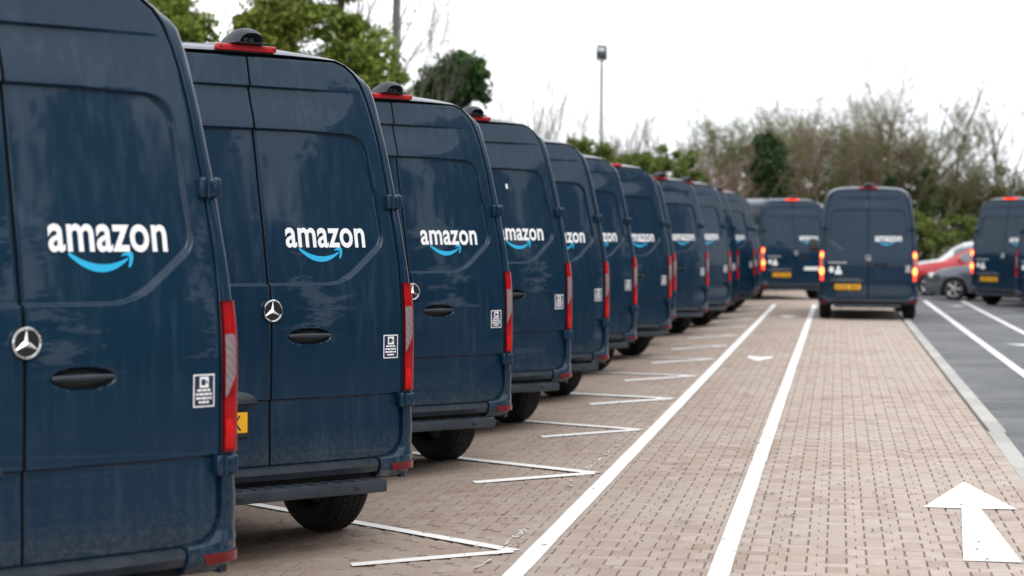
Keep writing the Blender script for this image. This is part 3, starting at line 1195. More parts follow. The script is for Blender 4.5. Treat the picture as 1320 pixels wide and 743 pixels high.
    for s in (-0.30, 0.45):
        b = MB()
        b.box((s, -0.174, 0.290), (0.03, 0.01, 0.022), 0.003, 1)
        b.build('bolt', BLACK, st)
    # ---- brake light strip and camera pod at the roof edge
    def roof_edge(s, up):
        return float(rear_y(abs(s), 2.63))
    b = MB()
    b.box((0, float(rear_y(0, 2.695)) + 0.006, 2.697), (0.375, 0.05, 0.036), 0.009, 2)
    bs = b.build('brake_light', RED_STRIP, root)
    for s in (-0.168, 0.168):
        b = MB()
        b.lathe([(-0.024, 0.0005), (-0.024, 0.006), (-0.018, 0.006)], 'Y', 12, (s, float(rear_y(0, 2.695)) + 0.003, 2.697))
        b.build('screw', BLACK, bs)
    b = MB()
    rows = []
    py = float(rear_y(0, 2.70))
    for t in np.linspace(0, 1, 17):          # from the rear lip forward
        y_ = py - 0.075 + 0.33 * t
        w = float(np.interp(t, [0, .1, .3, .6, 1.0], [0.072, .085, 0.092, 0.085, 0.020]))
        h_ = float(np.interp(t, [0, .08, .2, .35, .6, .85, 1.0], [0.060, 0.080, 0.092, 0.088, 0.058, 0.022, 0.004]))
        row = []
        for a in np.linspace(0, math.pi, 17):
            ca, sa = math.cos(a), math.sin(a)
            row.append((w * (abs(ca) ** 0.8) * (1 if ca > 0 else -1), y_ + 0.02 * (1 - sa) * (1 - t), 2.716 + h_ * sa ** 0.75))
        rows.append(row)
    b.grid(rows)
    rows2 = [[(x * 0.9, y_ + 0.03, 2.716 + (z - 2.716) * 0.86) for x, y_, z in rows[0]], [(x * 0.5, y_ + 0.09, 2.716 + (z - 2.716) * 0.4) for x, y_, z in rows[0]]]
    b.grid([rows[0]] + rows2)
    pod = b.build('camera_pod', PLASTIC, root)
    b = MB()
    b.box((0, py - 0.008, 2.738), (0.082, 0.06, 0.040), 0.012, 2)
    b.lathe([(-0.045, 0.0005), (-0.047, 0.010), (-0.040, 0.014), (-0.02, 0.014)], 'Y', 16, (0, py - 0.004, 2.740))
    b.build('lens', BLACK, pod)
    b = MB()
    b.box((0, py + 0.02, 2.722), (0.21, 0.16, 0.010), 0.004, 1)
    b.build('foot', BLACK, pod)
    # ---- wheels
    tprof = []
    for z, r_ in ((-0.105, 0.215), (-0.122, 0.245), (-0.128, 0.290), (-0.116, 0.326), (-0.095, 0.346), (-0.05, 0.354)):
        tprof.append((z, r_))
    tprof = tprof + [(0.0, 0.355)] + [(-z, r_) for z, r_ in tprof[::-1]]
    b = MB()
    b.lathe(tprof, 'X', 48)
    for g in (-0.06, -0.02, 0.02, 0.06):
        for q in range(48):
            a = 2 * math.pi * (q + (0.5 if abs(g) < 0.04 else 0)) / 48
            b.box((g, 0.3555 * math.cos(a), 0.3555 * math.sin(a)), (0.030, 0.030, 0.010), 0, 1, Matrix.Rotation(a - math.pi / 2, 4, 'X'))
    tyre_me = b.mesh('tyre', RUBBER)
    b = MB()
    b.lathe([(0.105, 0.216), (0.112, 0.205), (0.08, 0.195), (0.055, 0.15), (0.075, 0.09), (0.095, 0.07), (0.10, 0.0005)], 'X', 36)
    b.lathe([(-0.105, 0.216), (-0.112, 0.205), (-0.05, 0.195), (-0.03, 0.0005)], 'X', 36)
    rim_me = b.mesh('rim', STEEL)
    for (sx, ya) in ((-1, AXLE_R), (1, AXLE_R), (-1, AXLE_F), (1, AXLE_F)):
        w = empty('wheel')
        w.parent = root
        w.location = (sx * 0.855, ya, 0.358)
        w.rotation_euler.z = 0 if sx > 0 else math.pi
        link('tyre', tyre_me, w)
        link('rim', rim_me, w)
    # ---- underside
    b = MB()
    b.box((0, 2.9, 0.38), (1.90, 3.2, 0.24), 0.02, 1)
    b.box((0, 0.78, 0.40), (1.42, 1.2, 0.22), 0.02, 1)
    b.box((0, 5.1, 0.40), (1.40, 1.4, 0.22), 0.02, 1)
    b.tube([(-0.78, AXLE_R, 0.35), (-0.2, AXLE_R, 0.35), (0.0, AXLE_R, 0.34), (0.2, AXLE_R, 0.35), (0.78, AXLE_R, 0.35)], [0.05, 0.05, 0.13, 0.05, 0.05], 12)
    b.box((0, 0.22, 0.40), (1.45, 0.36, 0.10), 0.02, 1)
    b.tube([(0.35, 2.0, 0.28), (0.38, 0.9, 0.28), (0.42, 0.42, 0.30)], [0.03, 0.03, 0.03], 10)
    b.build('underbody', UNDER, root)
    for sd in (-1, 1):
        b = MB()
        b.box((sd * 0.855, AXLE_R + 0.46, 0.36), (0.24, 0.012, 0.30), 0.004, 1)
        b.build('mudflap', UNDER, root)
    # ---- cab: windscreen, side windows, mirrors, lamps, grille
    b = MB()
    rows = []
    for y in np.linspace(4.58, 5.17, 10):
        sec = [p for p in side_section(y) if p[0] < 0.74]
        sec = [(0.74, float(np.interp(0.74, [q[0] for q in side_section(y)][::-1], [q[1] for q in side_section(y)][::-1])))] + sec
        xs = np.linspace(-0.74, 0.74, 21)
        xx = [q[0] for q in sec][::-1]
        zz = [q[1] for q in sec][::-1]
        rows.append([(x, y + 0.006, float(np.interp(abs(x), xx, zz)) + 0.006) for x in xs])
    b.grid(rows)
    b.build('windscreen', GLASS_PANEL, root)
    for sd in (-1, 1):
        b = MB()
        rows = []
        for y in np.linspace(3.95, 4.85, 10):
            sec = side_section(y)
            zt = float(np.interp(y, [3.95, 4.45, 4.85], [2.08, 2.06, 1.52]))
            zz = [q[1] for q in sec]
            xx = [q[0] for q in sec]
            rows.append([(sd * (float(np.interp(z, zz, xx)) + 0.005), y, z) for z in np.linspace(1.40, max(zt, 1.45), 8)])
        b.grid(rows)
        b.build('side_window', GLASS_PANEL, root)
        b = MB()
        b.box((sd * 1.125, 4.74, 1.50), (0.17, 0.10, 0.29), 0.035, 3)
        b.box((sd * 1.01, 4.76, 1.40), (0.14, 0.05, 0.05), 0.012, 1)
        mr = b.build('mirror', BLACK, root)
        b = MB()
        b.box((sd * 1.125, 4.687, 1.50), (0.135, 0.006, 0.24), 0.002, 1)
        b.build('mirror_glass', GLASS_PANEL, mr)
        b = MB()
        b.box((sd * 0.66, 5.80, 0.93), (0.26, 0.14, 0.20), 0.03, 2, Matrix.Rotation(-sd * 0.35, 4, 'Z'))
        b.build('headlight', HEADLAMP, root)
        b = MB()
        for q in range(2):
            b.box((sd * 0.993, 2.2 + 1.2 * q, 0.62), (0.012, 1.05, 0.10), 0.004, 1)
        b.build('rubbing_strip', BLACK, root)
    b = MB()
    for i in range(5):
        b.box((0, 5.935 - 0.012 * i, 0.66 + 0.055 * i), (0.86, 0.03, 0.026), 0.006, 1)
    b.box((0, 5.90, 0.42), (1.50, 0.10, 0.16), 0.03, 2)
    b.build('grille', BLACK, root)
    return root


van = build_van()

# row of parked vans: rear right corners (x, y) along the bay tips
AX = R(48.3)
RVEC = Vector((math.cos(AX), math.sin(AX), 0))
FVEC = Vector((-math.sin(AX), math.cos(AX), 0))
ROWPOS = [(-2.43, 7.87), (-2.40, 11.15), (-2.45, 14.95), (-2.42, 18.15), (-2.44, 21.35), (-2.56, 25.55), (-2.39, 28.85),
          (-2.60, 32.28), (-2.29, 35.66), (-2.05, 38.67), (-2.06, 41.91), (-1.87, 45.64), (-1.89, 48.79)]
ROWLAB = [
    'nearest dark blue delivery van of the parked row, cut off by the left edge',
    'second van of the parked row, yellow plate edge and rear step in view',
    'third van of the parked row, camera pod half hidden by the second van',
    'fourth van of the parked row, a small white speck on its rear window panel',
    'fifth van of the parked row, just behind the one with the white speck',
    'sixth van of the parked row, only the last letters of its logo showing',
    'seventh van of the parked row, in front of a van seen as a thin sliver',
    'eighth van of the parked row, seen only as a thin sliver behind the seventh',
    'ninth van of the parked row, whole logo and black camera pod visible',
    'tenth van of the parked row, directly behind the ninth one',
    'eleventh van of the parked row, a narrow slice between tenth and twelfth',
    'twelfth van of the parked row, pale blurred logo, second from its far end',
    'thirteenth and last van of the parked row, at its far end',
]
GROUP = 'dark blue delivery vans'
vans = []
for i, ((x, y), lab) in enumerate(zip(ROWPOS, ROWLAB)):
    o = van if i == 0 else copy_tree(van)
    j = (0.045, 0.0, 0.0)[i] if i < 3 else rnd.uniform(-.02, .02)
    rv = Vector((math.cos(AX + j), math.sin(AX + j), 0))
    fv = Vector((-math.sin(AX + j), math.cos(AX + j), 0))
    p = Vector((x, y, 0)) - rv * 0.992 - fv * 0.07
    o.location = (p.x, p.y, (0.0, 0.0, 0.0, 0.028)[i] if i < 4 else rnd.uniform(-.012, .012))
    o.rotation_euler = (0, 0, AX + j)
    tag(o, lab, 'van', GROUP)
    vans.append(o)


def find(o, name):
    return [c for c in o.children if c.name.split('.')[0] == name]


def drop_wheels(o):
    """empty vans stand high on their springs; the wheels reach down to the sloping bay"""
    for w in find(o, 'wheel'):
        p = o.matrix_basis @ w.location
        w.location.z = 0.358 + gz(p.x) - o.location.z


def light_up(o, sides, strip=False):
    """lamps that are switched on get glowing bulbs of their own"""
    for lp in find(o, 'tail_lamp'):
        x = lp.data.vertices[0].co.x
        sd = 1 if x > 0 else -1
        if sd not in sides:
            continue
        for c in list(lp.children):
            nm = c.name.split('.')[0]
            if nm == 'reflector':
                c.data = c.data.copy()
                c.data.materials[0] = LIT_RED
            elif nm == 'red_lens':
                c.data = c.data.copy()
                c.data.materials[0] = LIT_RED
        e = lerp_tab(EZ, 1.3) + 0.013
        for zc_, rr in ((1.315, 0.062), (0.99, 0.085)):
            bl = MB()
            xc = e + 0.040
            rows = []
            for q in np.linspace(0, math.pi / 2, 5):
                rows.append([(sd * (xc + rr * 0.55 * math.cos(q) * math.cos(a)), float(rear_y(.9, zc_)) - 0.014 - 0.012 * math.sin(q), zc_ + rr * math.cos(q) * math.sin(a)) for a in np.linspace(0, 2 * math.pi, 17)])
            bl.grid(rows)
            bl.build('bulb', LIT, lp)
    if strip:
        for s in find(o, 'brake_light'):
            s.data = s.data.copy()
            s.data.materials[0] = LIT_RED


for o in vans[4:8]:                    # no camera pods to be seen on these roofs
    for pod in find(o, 'camera_pod'):
        for c in list(pod.children):
            bpy.data.objects.remove(c)
        bpy.data.objects.remove(pod)
for o in vans:
    drop_wheels(o)

# van driving along the brick lane, lamps on
lane_van = copy_tree(van)
lane_van.location = (0.605, 41.15, 0)
lane_van.rotation_euler = (0, 0, R(0.6))
tag(lane_van, 'delivery van driving away down the middle of the brick lane with tail lamps lit', 'van', GROUP)
turn_van = copy_tree(van)
hd = R(24)
c = Vector((-2.06, 53.71, 0)) + Vector((math.cos(hd), math.sin(hd), 0)) * 0.998 - Vector((-math.sin(hd), math.cos(hd), 0)) * 0.07
turn_van.location = (c.x, c.y, -0.01)
turn_van.rotation_euler = (0, 0, hd)
tag(turn_van, 'delivery van turning at the far end of the row with its left lamp glowing orange', 'van', GROUP)
hd = R(-39)
right_vans = []
for (x, y, lab) in ((3.33, 51.72, 'delivery van at the right edge beside the slate grey car, brake lamps lit'),
                    (4.09, 47.79, 'delivery van cut by the right edge, overlapping the van beside the cars')):
    o = copy_tree(van)
    c = Vector((x, y, 0)) + Vector((math.cos(hd), math.sin(hd), 0)) * 0.998 - Vector((-math.sin(hd), math.cos(hd), 0)) * 0.07
    o.location = (c.x, c.y, -0.01)
    o.rotation_euler = (0, 0, hd)
    tag(o, lab, 'van', GROUP)
    right_vans.append(o)
for o in [lane_van, turn_van] + right_vans:
    for w in find(o, 'wheel'):
        w.location.z = 0.358
light_up(lane_van, (-1, 1))
light_up(turn_van, (-1,), True)
light_up(right_vans[0], (-1,), True)
# only the fourth van carries the small white speck; the two far vans an extra white sticker low on the right door


def extra_sticker(o, s, z, w, h, m, name='sticker'):
    door = [d for d in find(o, 'rear_door') if d.data.vertices[10].co.x > 0][0]
    b = MB()
    b.add([surf(s + x, z + q, 0.004) for x, q in ((-w, -h), (w, -h), (w, h), (-w, h))], [(0, 1, 2, 3)])
    return b.build(name, m, door, smooth=False)


# the second van shows the last character of its plate
door = [d for d in find(vans[1], 'rear_door') if d.data.vertices[10].co.x < 0][0]
last = sorted(find(door, 'plate_character'), key=lambda c: c.data.vertices[0].co.x)[-1]
kx = last.data.vertices[0].co.x - 0.010
ky = last.data.vertices[0].co.y
last.data = text_mesh('K', 0.079, INK, lambda fx, fz: (kx + 0.050 * fx, ky, 0.628 + 0.079 * fz), offset=0.01, name='plate_character')
extra_sticker(vans[3], 0.30, 2.09, 0.011, 0.022, WHITE_VINYL)
extra_sticker(turn_van, 0.50, 0.84, 0.26, 0.045, WHITE_VINYL)
extra_sticker(right_vans[0], 0.55, 0.86, 0.13, 0.04, WHITE_VINYL)
extra_sticker(right_vans[0], 0.55, 0.785, 0.13, 0.03, CYAN_VINYL)

# ------------------------------------------------------------------ cars behind the lane


def build_car(loc, rz, paint, label, L=4.25, H=1.46, W=0.88, hood=0.92, alloy=True, lights_on=False):
    """hatchback facing local +y"""
    root = empty('parked_car', loc, rz)
    tag(root, label, 'car')

    def top(y):       # y from 0 (tail) to L (nose)
        return float(np.interp(y, [0, 0.05, 0.25, 0.9, 1.7, 2.25, 2.62, 3.05, 3.8, L - 0.12, L], [0.80, 0.98, H - 0.22, H - 0.04, H, H - 0.03, H - 0.20, hood + 0.03, hood - 0.06, 0.70, 0.55]))

    def belt(y):
        return min(top(y), float(np.interp(y, [0, 1.2, 3.2, L], [0.98, 0.96, hood, 0.70])))

    def wid(y):
        return W * (1 - 0.16 * float(smooth((y - L + 0.75) / 0.75)) ** 1.5 - 0.12 * float(smooth((0.5 - y) / 0.5)) ** 1.5)
    ya = (0.78, L - 0.86)

    def sec(y):
        t, bl, w = top(y), belt(y), wid(y)
        zb = 0.20
        for a in ya:
            dy = abs(y - a)
            if dy < 0.36:
                zb = max(zb, 0.30 + math.sqrt(0.36 ** 2 - dy ** 2))
        pts = [(w * .93, zb), (w * .985, max(zb, .38)), (w, max(zb, .56)), (w * .985, max(zb, .70)), (w * .97, max(zb, bl - .10)), (w * .93, max(zb + .001, bl - .01))]
        g = max(0.0, t - bl)
        for q, s_ in ((0.25, .90), (0.5, .845), (0.75, .775), (0.92, .70), (0.99, .58), (1.0, .3), (1.0, 0.0)):
            crown = 0.0 if g > 0.05 else 0.015 * (1 - s_)
            pts.append((w * s_, bl + g * q + crown))
        return pts
    ys = sorted(set(list(np.linspace(0, L, 46)) + [a + d for a in ya for d in (-.355, -.3, -.2, 0, .2, .3, .355)]))
    b = MB()
    rows = [[(x, y, z) for x, z in mirror_pts(sec(y))] for y in ys]
    b.grid(rows)
    b.add(rows[0], [tuple(range(len(rows[0])))])
    b.add(rows[-1], [tuple(range(len(rows[-1])))])
    b.build('body', paint, root, angle=50, fix=True)
    # glass a little proud of the shell
    for sd in (-1, 1):
        for (a0, a1) in ((0.62, 1.50), (1.58, 2.55)):
            b = MB()
            rows = []
            for y in np.linspace(a0, a1, 8):
                s_ = sec(y)
                xx, zz = [p[0] for p in s_[5:11]], [p[1] for p in s_[5:11]]
                z0, z1 = belt(y) + .03, max(belt(y) + .04, top(y) - .10)
                rows.append([(sd * (float(np.interp(z, zz, xx)) + .006), y, z) for z in np.linspace(z0, z1, 5)])
            b.grid(rows)
            b.build('side_window', CAR_GLASS, root)
        b = MB()
        b.box((sd * (W + 0.08), 2.45, hood + 0.08), (0.18, 0.10, 0.13), 0.03, 2)
        b.build('mirror', paint, root)
        b = MB()
        b.box((sd * W * 0.70, L - 0.19, 0.66), (0.34, 0.26, 0.15), 0.05, 2, Matrix.Rotation(-sd * 0.45, 4, 'Z'))
        b.build('headlight', HEADLAMP, root)
        b = MB()
        b.box((sd * W * 0.80, 0.06, 0.78), (0.20, 0.12, 0.26), 0.03, 2)
        b.build('tail_light', RED_LENS, root)
    for nm, (a0, a1) in (('windscreen', (2.30, 3.00)), ('rear_window', (0.10, 0.36))):
        b = MB()
        rows = []
        for y in np.linspace(a0, a1, 7):
            xs = np.linspace(-.62, .62, 11) * wid(y)
            rows.append([(x, y + (.012 if nm == 'windscreen' else -.008), top(y) + .012 - 0.02 * (abs(x) / W) ** 2) for x in xs])
        b.grid(rows)
        b.build(nm, CAR_GLASS, root)
    b = MB()
    b.box((0, L - 0.01, 0.40), (1.10, 0.05, 0.15), 0.02, 2)
    b.build('grille', BLACK, root)
    b = MB()
    b.box((0, L / 2, 0.30), (1.2, L - 0.6, 0.22), 0.03, 1)
    b.build('underbody', UNDER, root)
    b = MB()
    b.box((0, L + 0.022, 0.44), (0.50, 0.012, 0.11), 0.003, 1)
    b.build('number_plate', WHITE_VINYL, root)
    tp = [(-0.09, 0.215), (-0.105, 0.25), (-0.10, 0.295), (-0.07, 0.312), (0.07, 0.312), (0.10, 0.295), (0.105, 0.25), (0.09, 0.215)]
    b = MB()
    b.lathe(tp, 'X', 32)
    t_me = b.mesh('tyre', RUBBER)
    b = MB()
    b.lathe([(0.085, 0.218), (0.095, 0.21), (0.08, 0.195)], 'X', 32)
    for q in range(5):
        a = 2 * math.pi * q / 5
        b.box((0.078, 0.105 * math.cos(a), 0.105 * math.sin(a)), (0.03, 0.20, 0.072), 0.01, 1, Matrix.Rotation(a, 4, 'X'))
    b.lathe([(0.06, 0.05), (0.1, 0.045), (0.104, 0.0005)], 'X', 20)
    r_me = b.mesh('rim', ALLOY)
    b = MB()
    b.lathe([(0.03, 0.21), (0.03, 0.0005)], 'X', 24)
    h_me = b.mesh('brake_disc', UNDER)
    for sx in (-1, 1):
        for a in ya:
            w = empty('wheel')
            w.parent = root
            w.location = (sx * (W - 0.10), a, 0.313)
            w.rotation_euler.z = 0 if sx > 0 else math.pi
            link('tyre', t_me, w)
            link('rim', r_me, w)
            link('brake_disc', h_me, w)
    return root


# the noses point to the left of the picture; positions are the tail ends
def place_car(nose, heading, L=4.25, **kw):
    d = Vector((-math.sin(heading), math.cos(heading)))
    t = Vector(nose) - d * L
    return build_car((t.x, t.y, -0.01), heading, L=L, **kw)


place_car((2.60, 56.4), R(70), paint=CAR_GREY, label='slate grey car with silver alloy wheels between the vans on the right', hood=0.93)
place_car((2.05, 60.2), R(72), paint=CAR_RED, label='red car partly hidden behind the slate grey car', hood=0.98, H=1.44)
place_car((2.1, 64.3), R(74), paint=CAR_WHITE, label='white car with a high roof behind the red car', hood=1.0, H=1.60)


# ------------------------------------------------------------------ trees, hedges, poles, houses
def leaf_quad(b, p, size, r_, flat=0.0):
    n = Vector((r_.gauss(0, 1), r_.gauss(0, 1), r_.gauss(0, 1) + flat)).normalized()
    t = n.cross(Vector((r_.gauss(0, 1), r_.gauss(0, 1), r_.gauss(0, 1)))).normalized()
    u = n.cross(t)
    l, w = size * r_.uniform(.7, 1.3), size * r_.uniform(.35, .6)
    b.add([p - t * l, p - u * w, p + t * l, p + u * w], [(0, 1, 2, 3)])


def cluster(b, centre, rad, n, size, r_, squash=1.0):
    for _ in range(n):
        while True:
            v = Vector((r_.uniform(-1, 1), r_.uniform(-1, 1), r_.uniform(-1, 1)))
            if 0.15 < v.length <= 1:
                break
        v = v * (0.55 + 0.45 * r_.random())
        leaf_quad(b, Vector(centre) + Vector((v.x * rad, v.y * rad, v.z * rad * squash)), size, r_)


def branch(bw, p, d, length, rad, depth, r_, tips, spread=0.5, up=0.25, kids=(2, 4), shrink=0.68, minrad=0.004, sag=0.0):
    n = 4 if depth > 1 else 3
    pts, rads = [Vector(p)], [rad]
    d = Vector(d).normalized()
    for i in range(n):
        d = (d + Vector((r_.gauss(0, .11), r_.gauss(0, .11), r_.gauss(0, .08) + up * .10 - sag)) ).normalized()
        pts.append(pts[-1] + d * (length / n))
        rads.append(max(minrad, rad * (1 - 0.45 * (i + 1) / n)))
    bw.tube(pts, rads, 6 if depth > 2 else (4 if depth > 0 else 3), cap=False)
    if depth == 0:
        tips.append((pts[-1], d))
        return
    for _ in range(r_.randint(*kids)):
        t = r_.uniform(0.30, 1.0)
        k_ = min(n - 1, int(t * n))
        q = pts[k_].lerp(pts[k_ + 1], t * n - k_)
        side = Vector((r_.gauss(0, 1), r_.gauss(0, 1), r_.gauss(0, .5))).normalized()
        nd = (d * (1 - spread * r_.uniform(.5, 1)) + side * spread + Vector((0, 0, up * .35))).normalized()
        branch(bw, q, nd, length * shrink * r_.uniform(.7, 1.15), max(minrad, rads[k_] * 0.62), depth - 1, r_, tips, spread, up, kids, shrink, minrad, sag)
    branch(bw, pts[-1], d, length * shrink, rads[-1], depth - 1, r_, tips, spread, up, kids, shrink, minrad, sag)


def bare_tree(x, y, h, label, bark, seed, depth=4, spread=0.55, kids=(2, 4), trunk_r=0.11, up=0.4, trunk_frac=0.32, stems=1, leaf=None, leaf_n=0, minrad=0.006):
    r_ = random.Random(seed)
    root = empty('bare_tree', (x, y, -0.36))
    tag(root, label, 'tree')
    tips = []
    bt = MB()
    bc = MB()
    for s in range(stems):
        a = 2 * math.pi * s / max(1, stems) + r_.random()
        lean = 0.0 if stems == 1 else 0.22
        base = Vector((0.15 * math.cos(a), 0.15 * math.sin(a), 0)) if stems > 1 else Vector((0, 0, 0))
        d = Vector((lean * math.cos(a), lean * math.sin(a), 1)).normalized()
        top = base + d * h * trunk_frac
        mid = (base + top) / 2 + Vector((r_.gauss(0, .06), r_.gauss(0, .06), 0))
        bt.tube([base, mid, top], [trunk_r, trunk_r * .85, trunk_r * .7], 8, cap=False)
        start = h * (1 - trunk_frac) * (1 - 0.66) / (1 - 0.66 ** (depth + 1))
        for _ in range(r_.randint(2, 3)):
            side = Vector((r_.gauss(0, 1), r_.gauss(0, 1), 0)).normalized()
            branch(bc, top - d * r_.uniform(0, .25) * h * trunk_frac, d + side * spread * 0.7, start * 1.05, trunk_r * .55, depth, r_, tips, spread, up, kids, 0.66, minrad)
        branch(bc, top, d, start * 1.15, trunk_r * .66, depth, r_, tips, spread, up, kids, 0.66, minrad)
    bt.build('trunk', bark, root)
    bc.build('crown', bark, root)
    if leaf:
        bl = MB()
        for (p, d) in tips:
            for _ in range(leaf_n):
                leaf_quad(bl, p + Vector((r_.gauss(0, .12), r_.gauss(0, .12), r_.gauss(0, .12))), 0.05, r_)
        bl.build('foliage', leaf, root, smooth=False)
    return root


def leafy_tree(x, y, h, label, leaf, bark, seed, clumps, size=0.07, trunk_r=0.14, name='leafy_tree'):
    """clumps: (dx, dy, z, radius, leaves, squash)"""
    r_ = random.Random(seed)
    root = empty(name, (x, y, -0.36))
    tag(root, label, 'tree')
    bt = MB()
    bt.tube([(0, 0, 0), (0.05, 0.03, h * .3), (-0.04, 0, h * .6), (0.02, 0.02, h * .92)], [trunk_r, trunk_r * .85, trunk_r * .55, 0.02], 8, cap=False)
    tips = []
    bl = MB()
    for (dx, dy, z, rad, n, sq) in clumps:
        c = Vector((dx, dy, z))
        bt.tube([(0, 0, max(0.3, z - rad * 1.1)), (dx * .5, dy * .5, z - rad * .3), (dx * .9, dy * .9, z + rad * 0.1)], [trunk_r * .4, trunk_r * .25, 0.012], 5, cap=False)
        m = max(4, n // 85)
        for _ in range(m):
            v = Vector((r_.gauss(0, 1), r_.gauss(0, 1), r_.gauss(0, 1))).normalized() * rad * r_.uniform(.35, 1.0)
            v.z *= sq
            sub = rad * r_.uniform(.28, .62)
            cluster(bl, c + v, sub, int(n / m), size, r_, 0.8)
        cluster(bl, c, rad * 1.35, n // 6, size, r_, sq)
    bt.build('trunk', bark, root)
    bl.build('crown', leaf, root, smooth=False)
    return root


# ---- evergreen screen behind the left half of the row
r_ = random.Random(5)


def column_clumps(r_, h, w, n, dens, base=1.0):
    out = []
    for i in range(n):
        z = base + (h - base) * (i + .5) / n + r_.uniform(-.3, .3)
        a = r_.uniform(0, 6.28)
        rr = w * r_.uniform(.1, .55)
        out.append((rr * math.cos(a), rr * math.sin(a), z, w * r_.uniform(.42, .72), dens, r_.uniform(.8, 1.15)))
    return out


leafy_tree(-11.7, 34.1, 9.5, 'green broadleaf tree behind the roof of the nearest van', LEAF_MID, BARK_BROWN, 11, column_clumps(r_, 9.3, 1.0, 24, 1500), 0.062)
leafy_tree(-10.5, 36.1, 9.0, 'yellow green tree behind the second van camera pod', LEAF_YEL, BARK_BROWN, 12, column_clumps(r_, 8.9, 1.15, 26, 1600), 0.06)
leafy_tree(-9.05, 35.6, 9.2, 'ivy covered tree with ragged edge beside the grey pole', LEAF_MID, BARK_BROWN, 13,
           column_clumps(r_, 9.0, 0.62, 20, 1200) + [(0.55, 0, 5.5, 0.5, 900, .9), (0.75, 0.1, 5.0, 0.5, 900, .9), (-.35, 0, 4.9, 0.7, 1000, 1), (0.35, 0.1, 4.6, .8, 1500, 1)], 0.062)
leafy_tree(-13.4, 33.5, 8.8, 'green tree farthest to the left behind the nearest van', LEAF_MID, BARK_BROWN, 14, column_clumps(r_, 8.6, 1.1, 18, 1200), 0.065)
bare_tree(-9.6, 38.5, 9.5, 'bare twiggy tree between the yellow green tree and the ivy covered one', BARK_GREY, 21, depth=3, trunk_r=.06, minrad=.003)
bare_tree(-8.7, 40.3, 8.2, 'bare slender tree right of the grey pole', BARK_GREY, 22, depth=4, trunk_r=.035, kids=(1, 3), minrad=.0025, up=.7, spread=.4)
bare_tree(-6.8, 44.0, 8.0, 'bare slender tree behind the dark round ivy head', BARK_GREY, 23, depth=4, trunk_r=.035, kids=(1, 3), minrad=.0025, up=.7, spread=.4)
leafy_tree(-8.15, 41.9, 5.9, 'dark round ivy head on a tall stem above the third van', LEAF_DARK, BARK_GREY, 15,
           [(0, 0, 5.55, .5, 2200, .85), (.28, 0, 5.6, .42, 1500, .8), (-.32, .1, 5.25, .45, 1500, .8), (.1, 0, 5.2, .5, 2000, .8), (.55, 0, 5.3, .26, 700, 1.3), (.66, 0, 5.0, .16, 260, 1.6), (-.55, 0, 4.95, .34, 900, .9), (-.15, 0, 4.8, .42, 1200, .8)], 0.065, 0.12, 'ivy_tree')
# telegraph pole
root = empty('utility_pole', (-8.43, 37.4, -0.36))
tag(root, 'grey utility pole rising beside the ivy covered tree', 'pole')
b = MB()
b.tube([(0, 0, 0), (0, 0, 5), (0.02, 0, 10.5)], [0.085, 0.075, 0.06], 10)
b.build('post', WOODPOLE, root)
b = MB()
b.box((0.01, 0, 9.9), (1.4, 0.09, 0.11), 0.01, 1)
b.build('crossarm', WOODPOLE, root)

for i, (x, y, h, bark, lab) in enumerate([
        (-8.6, 52.5, 5.9, BARK_GREY, 'thin bare tree above the roof of the fourth van'),
        (-9.3, 61.5, 6.0, BARK_BROWN, 'thin bare tree left of the tall bare one behind the fifth van'),
        (-8.3, 61.7, 7.0, BARK_GREY, 'tall thin bare tree left of the floodlight'),
        (-4.9, 66.8, 6.6, BARK_GREY, 'thin bare tree standing behind the evergreen hedge')]):
    bare_tree(x, y, h, lab, bark, 30 + i, depth=4, trunk_r=.045, kids=(1, 3), spread=.42, up=.7, minrad=.004)
bare_tree(-6.7, 60.4, 6.0, 'dense bare brown tree around the foot of the floodlight mast', BARK_BROWN, 41, depth=4, kids=(2, 4), trunk_r=.08, trunk_frac=.3, minrad=.004, spread=.45, up=.7)
leafy_tree(-7.1, 54.7, 4.8, 'green bush like tree left of the floodlight mast', LEAF_HEDGE, BARK_BROWN, 42, column_clumps(r_, 4.7, .75, 7, 520, 2.0), 0.07)


def bush_run(name, label, cat, leaf, clumps, size, seed, loc=(0, 0, -0.36)):
    r_ = random.Random(seed)
    root = empty(name, loc)
    tag(root, label, cat)
    bt = MB()
    bl = MB()
    for (dx, dy, z, rad, n, sq) in clumps:
        bt.tube([(dx * .9, dy, 0), (dx, dy, z * .6), (dx, dy, z)], [.05, .035, .012], 5, cap=False)
        m = max(4, n // 85)
        for _ in range(m):
            v = Vector((r_.gauss(0, 1), r_.gauss(0, 1), r_.gauss(0, 1))).normalized() * rad * r_.uniform(.4, 1.0)
            v.z *= sq
            cluster(bl, Vector((dx, dy, z)) + v, rad * r_.uniform(.2, .4), int(n / m), size, r_, .8)
    bt.build('stems', BARK_BROWN, root)
    bl.build('foliage', leaf, root, smooth=False)
    return root


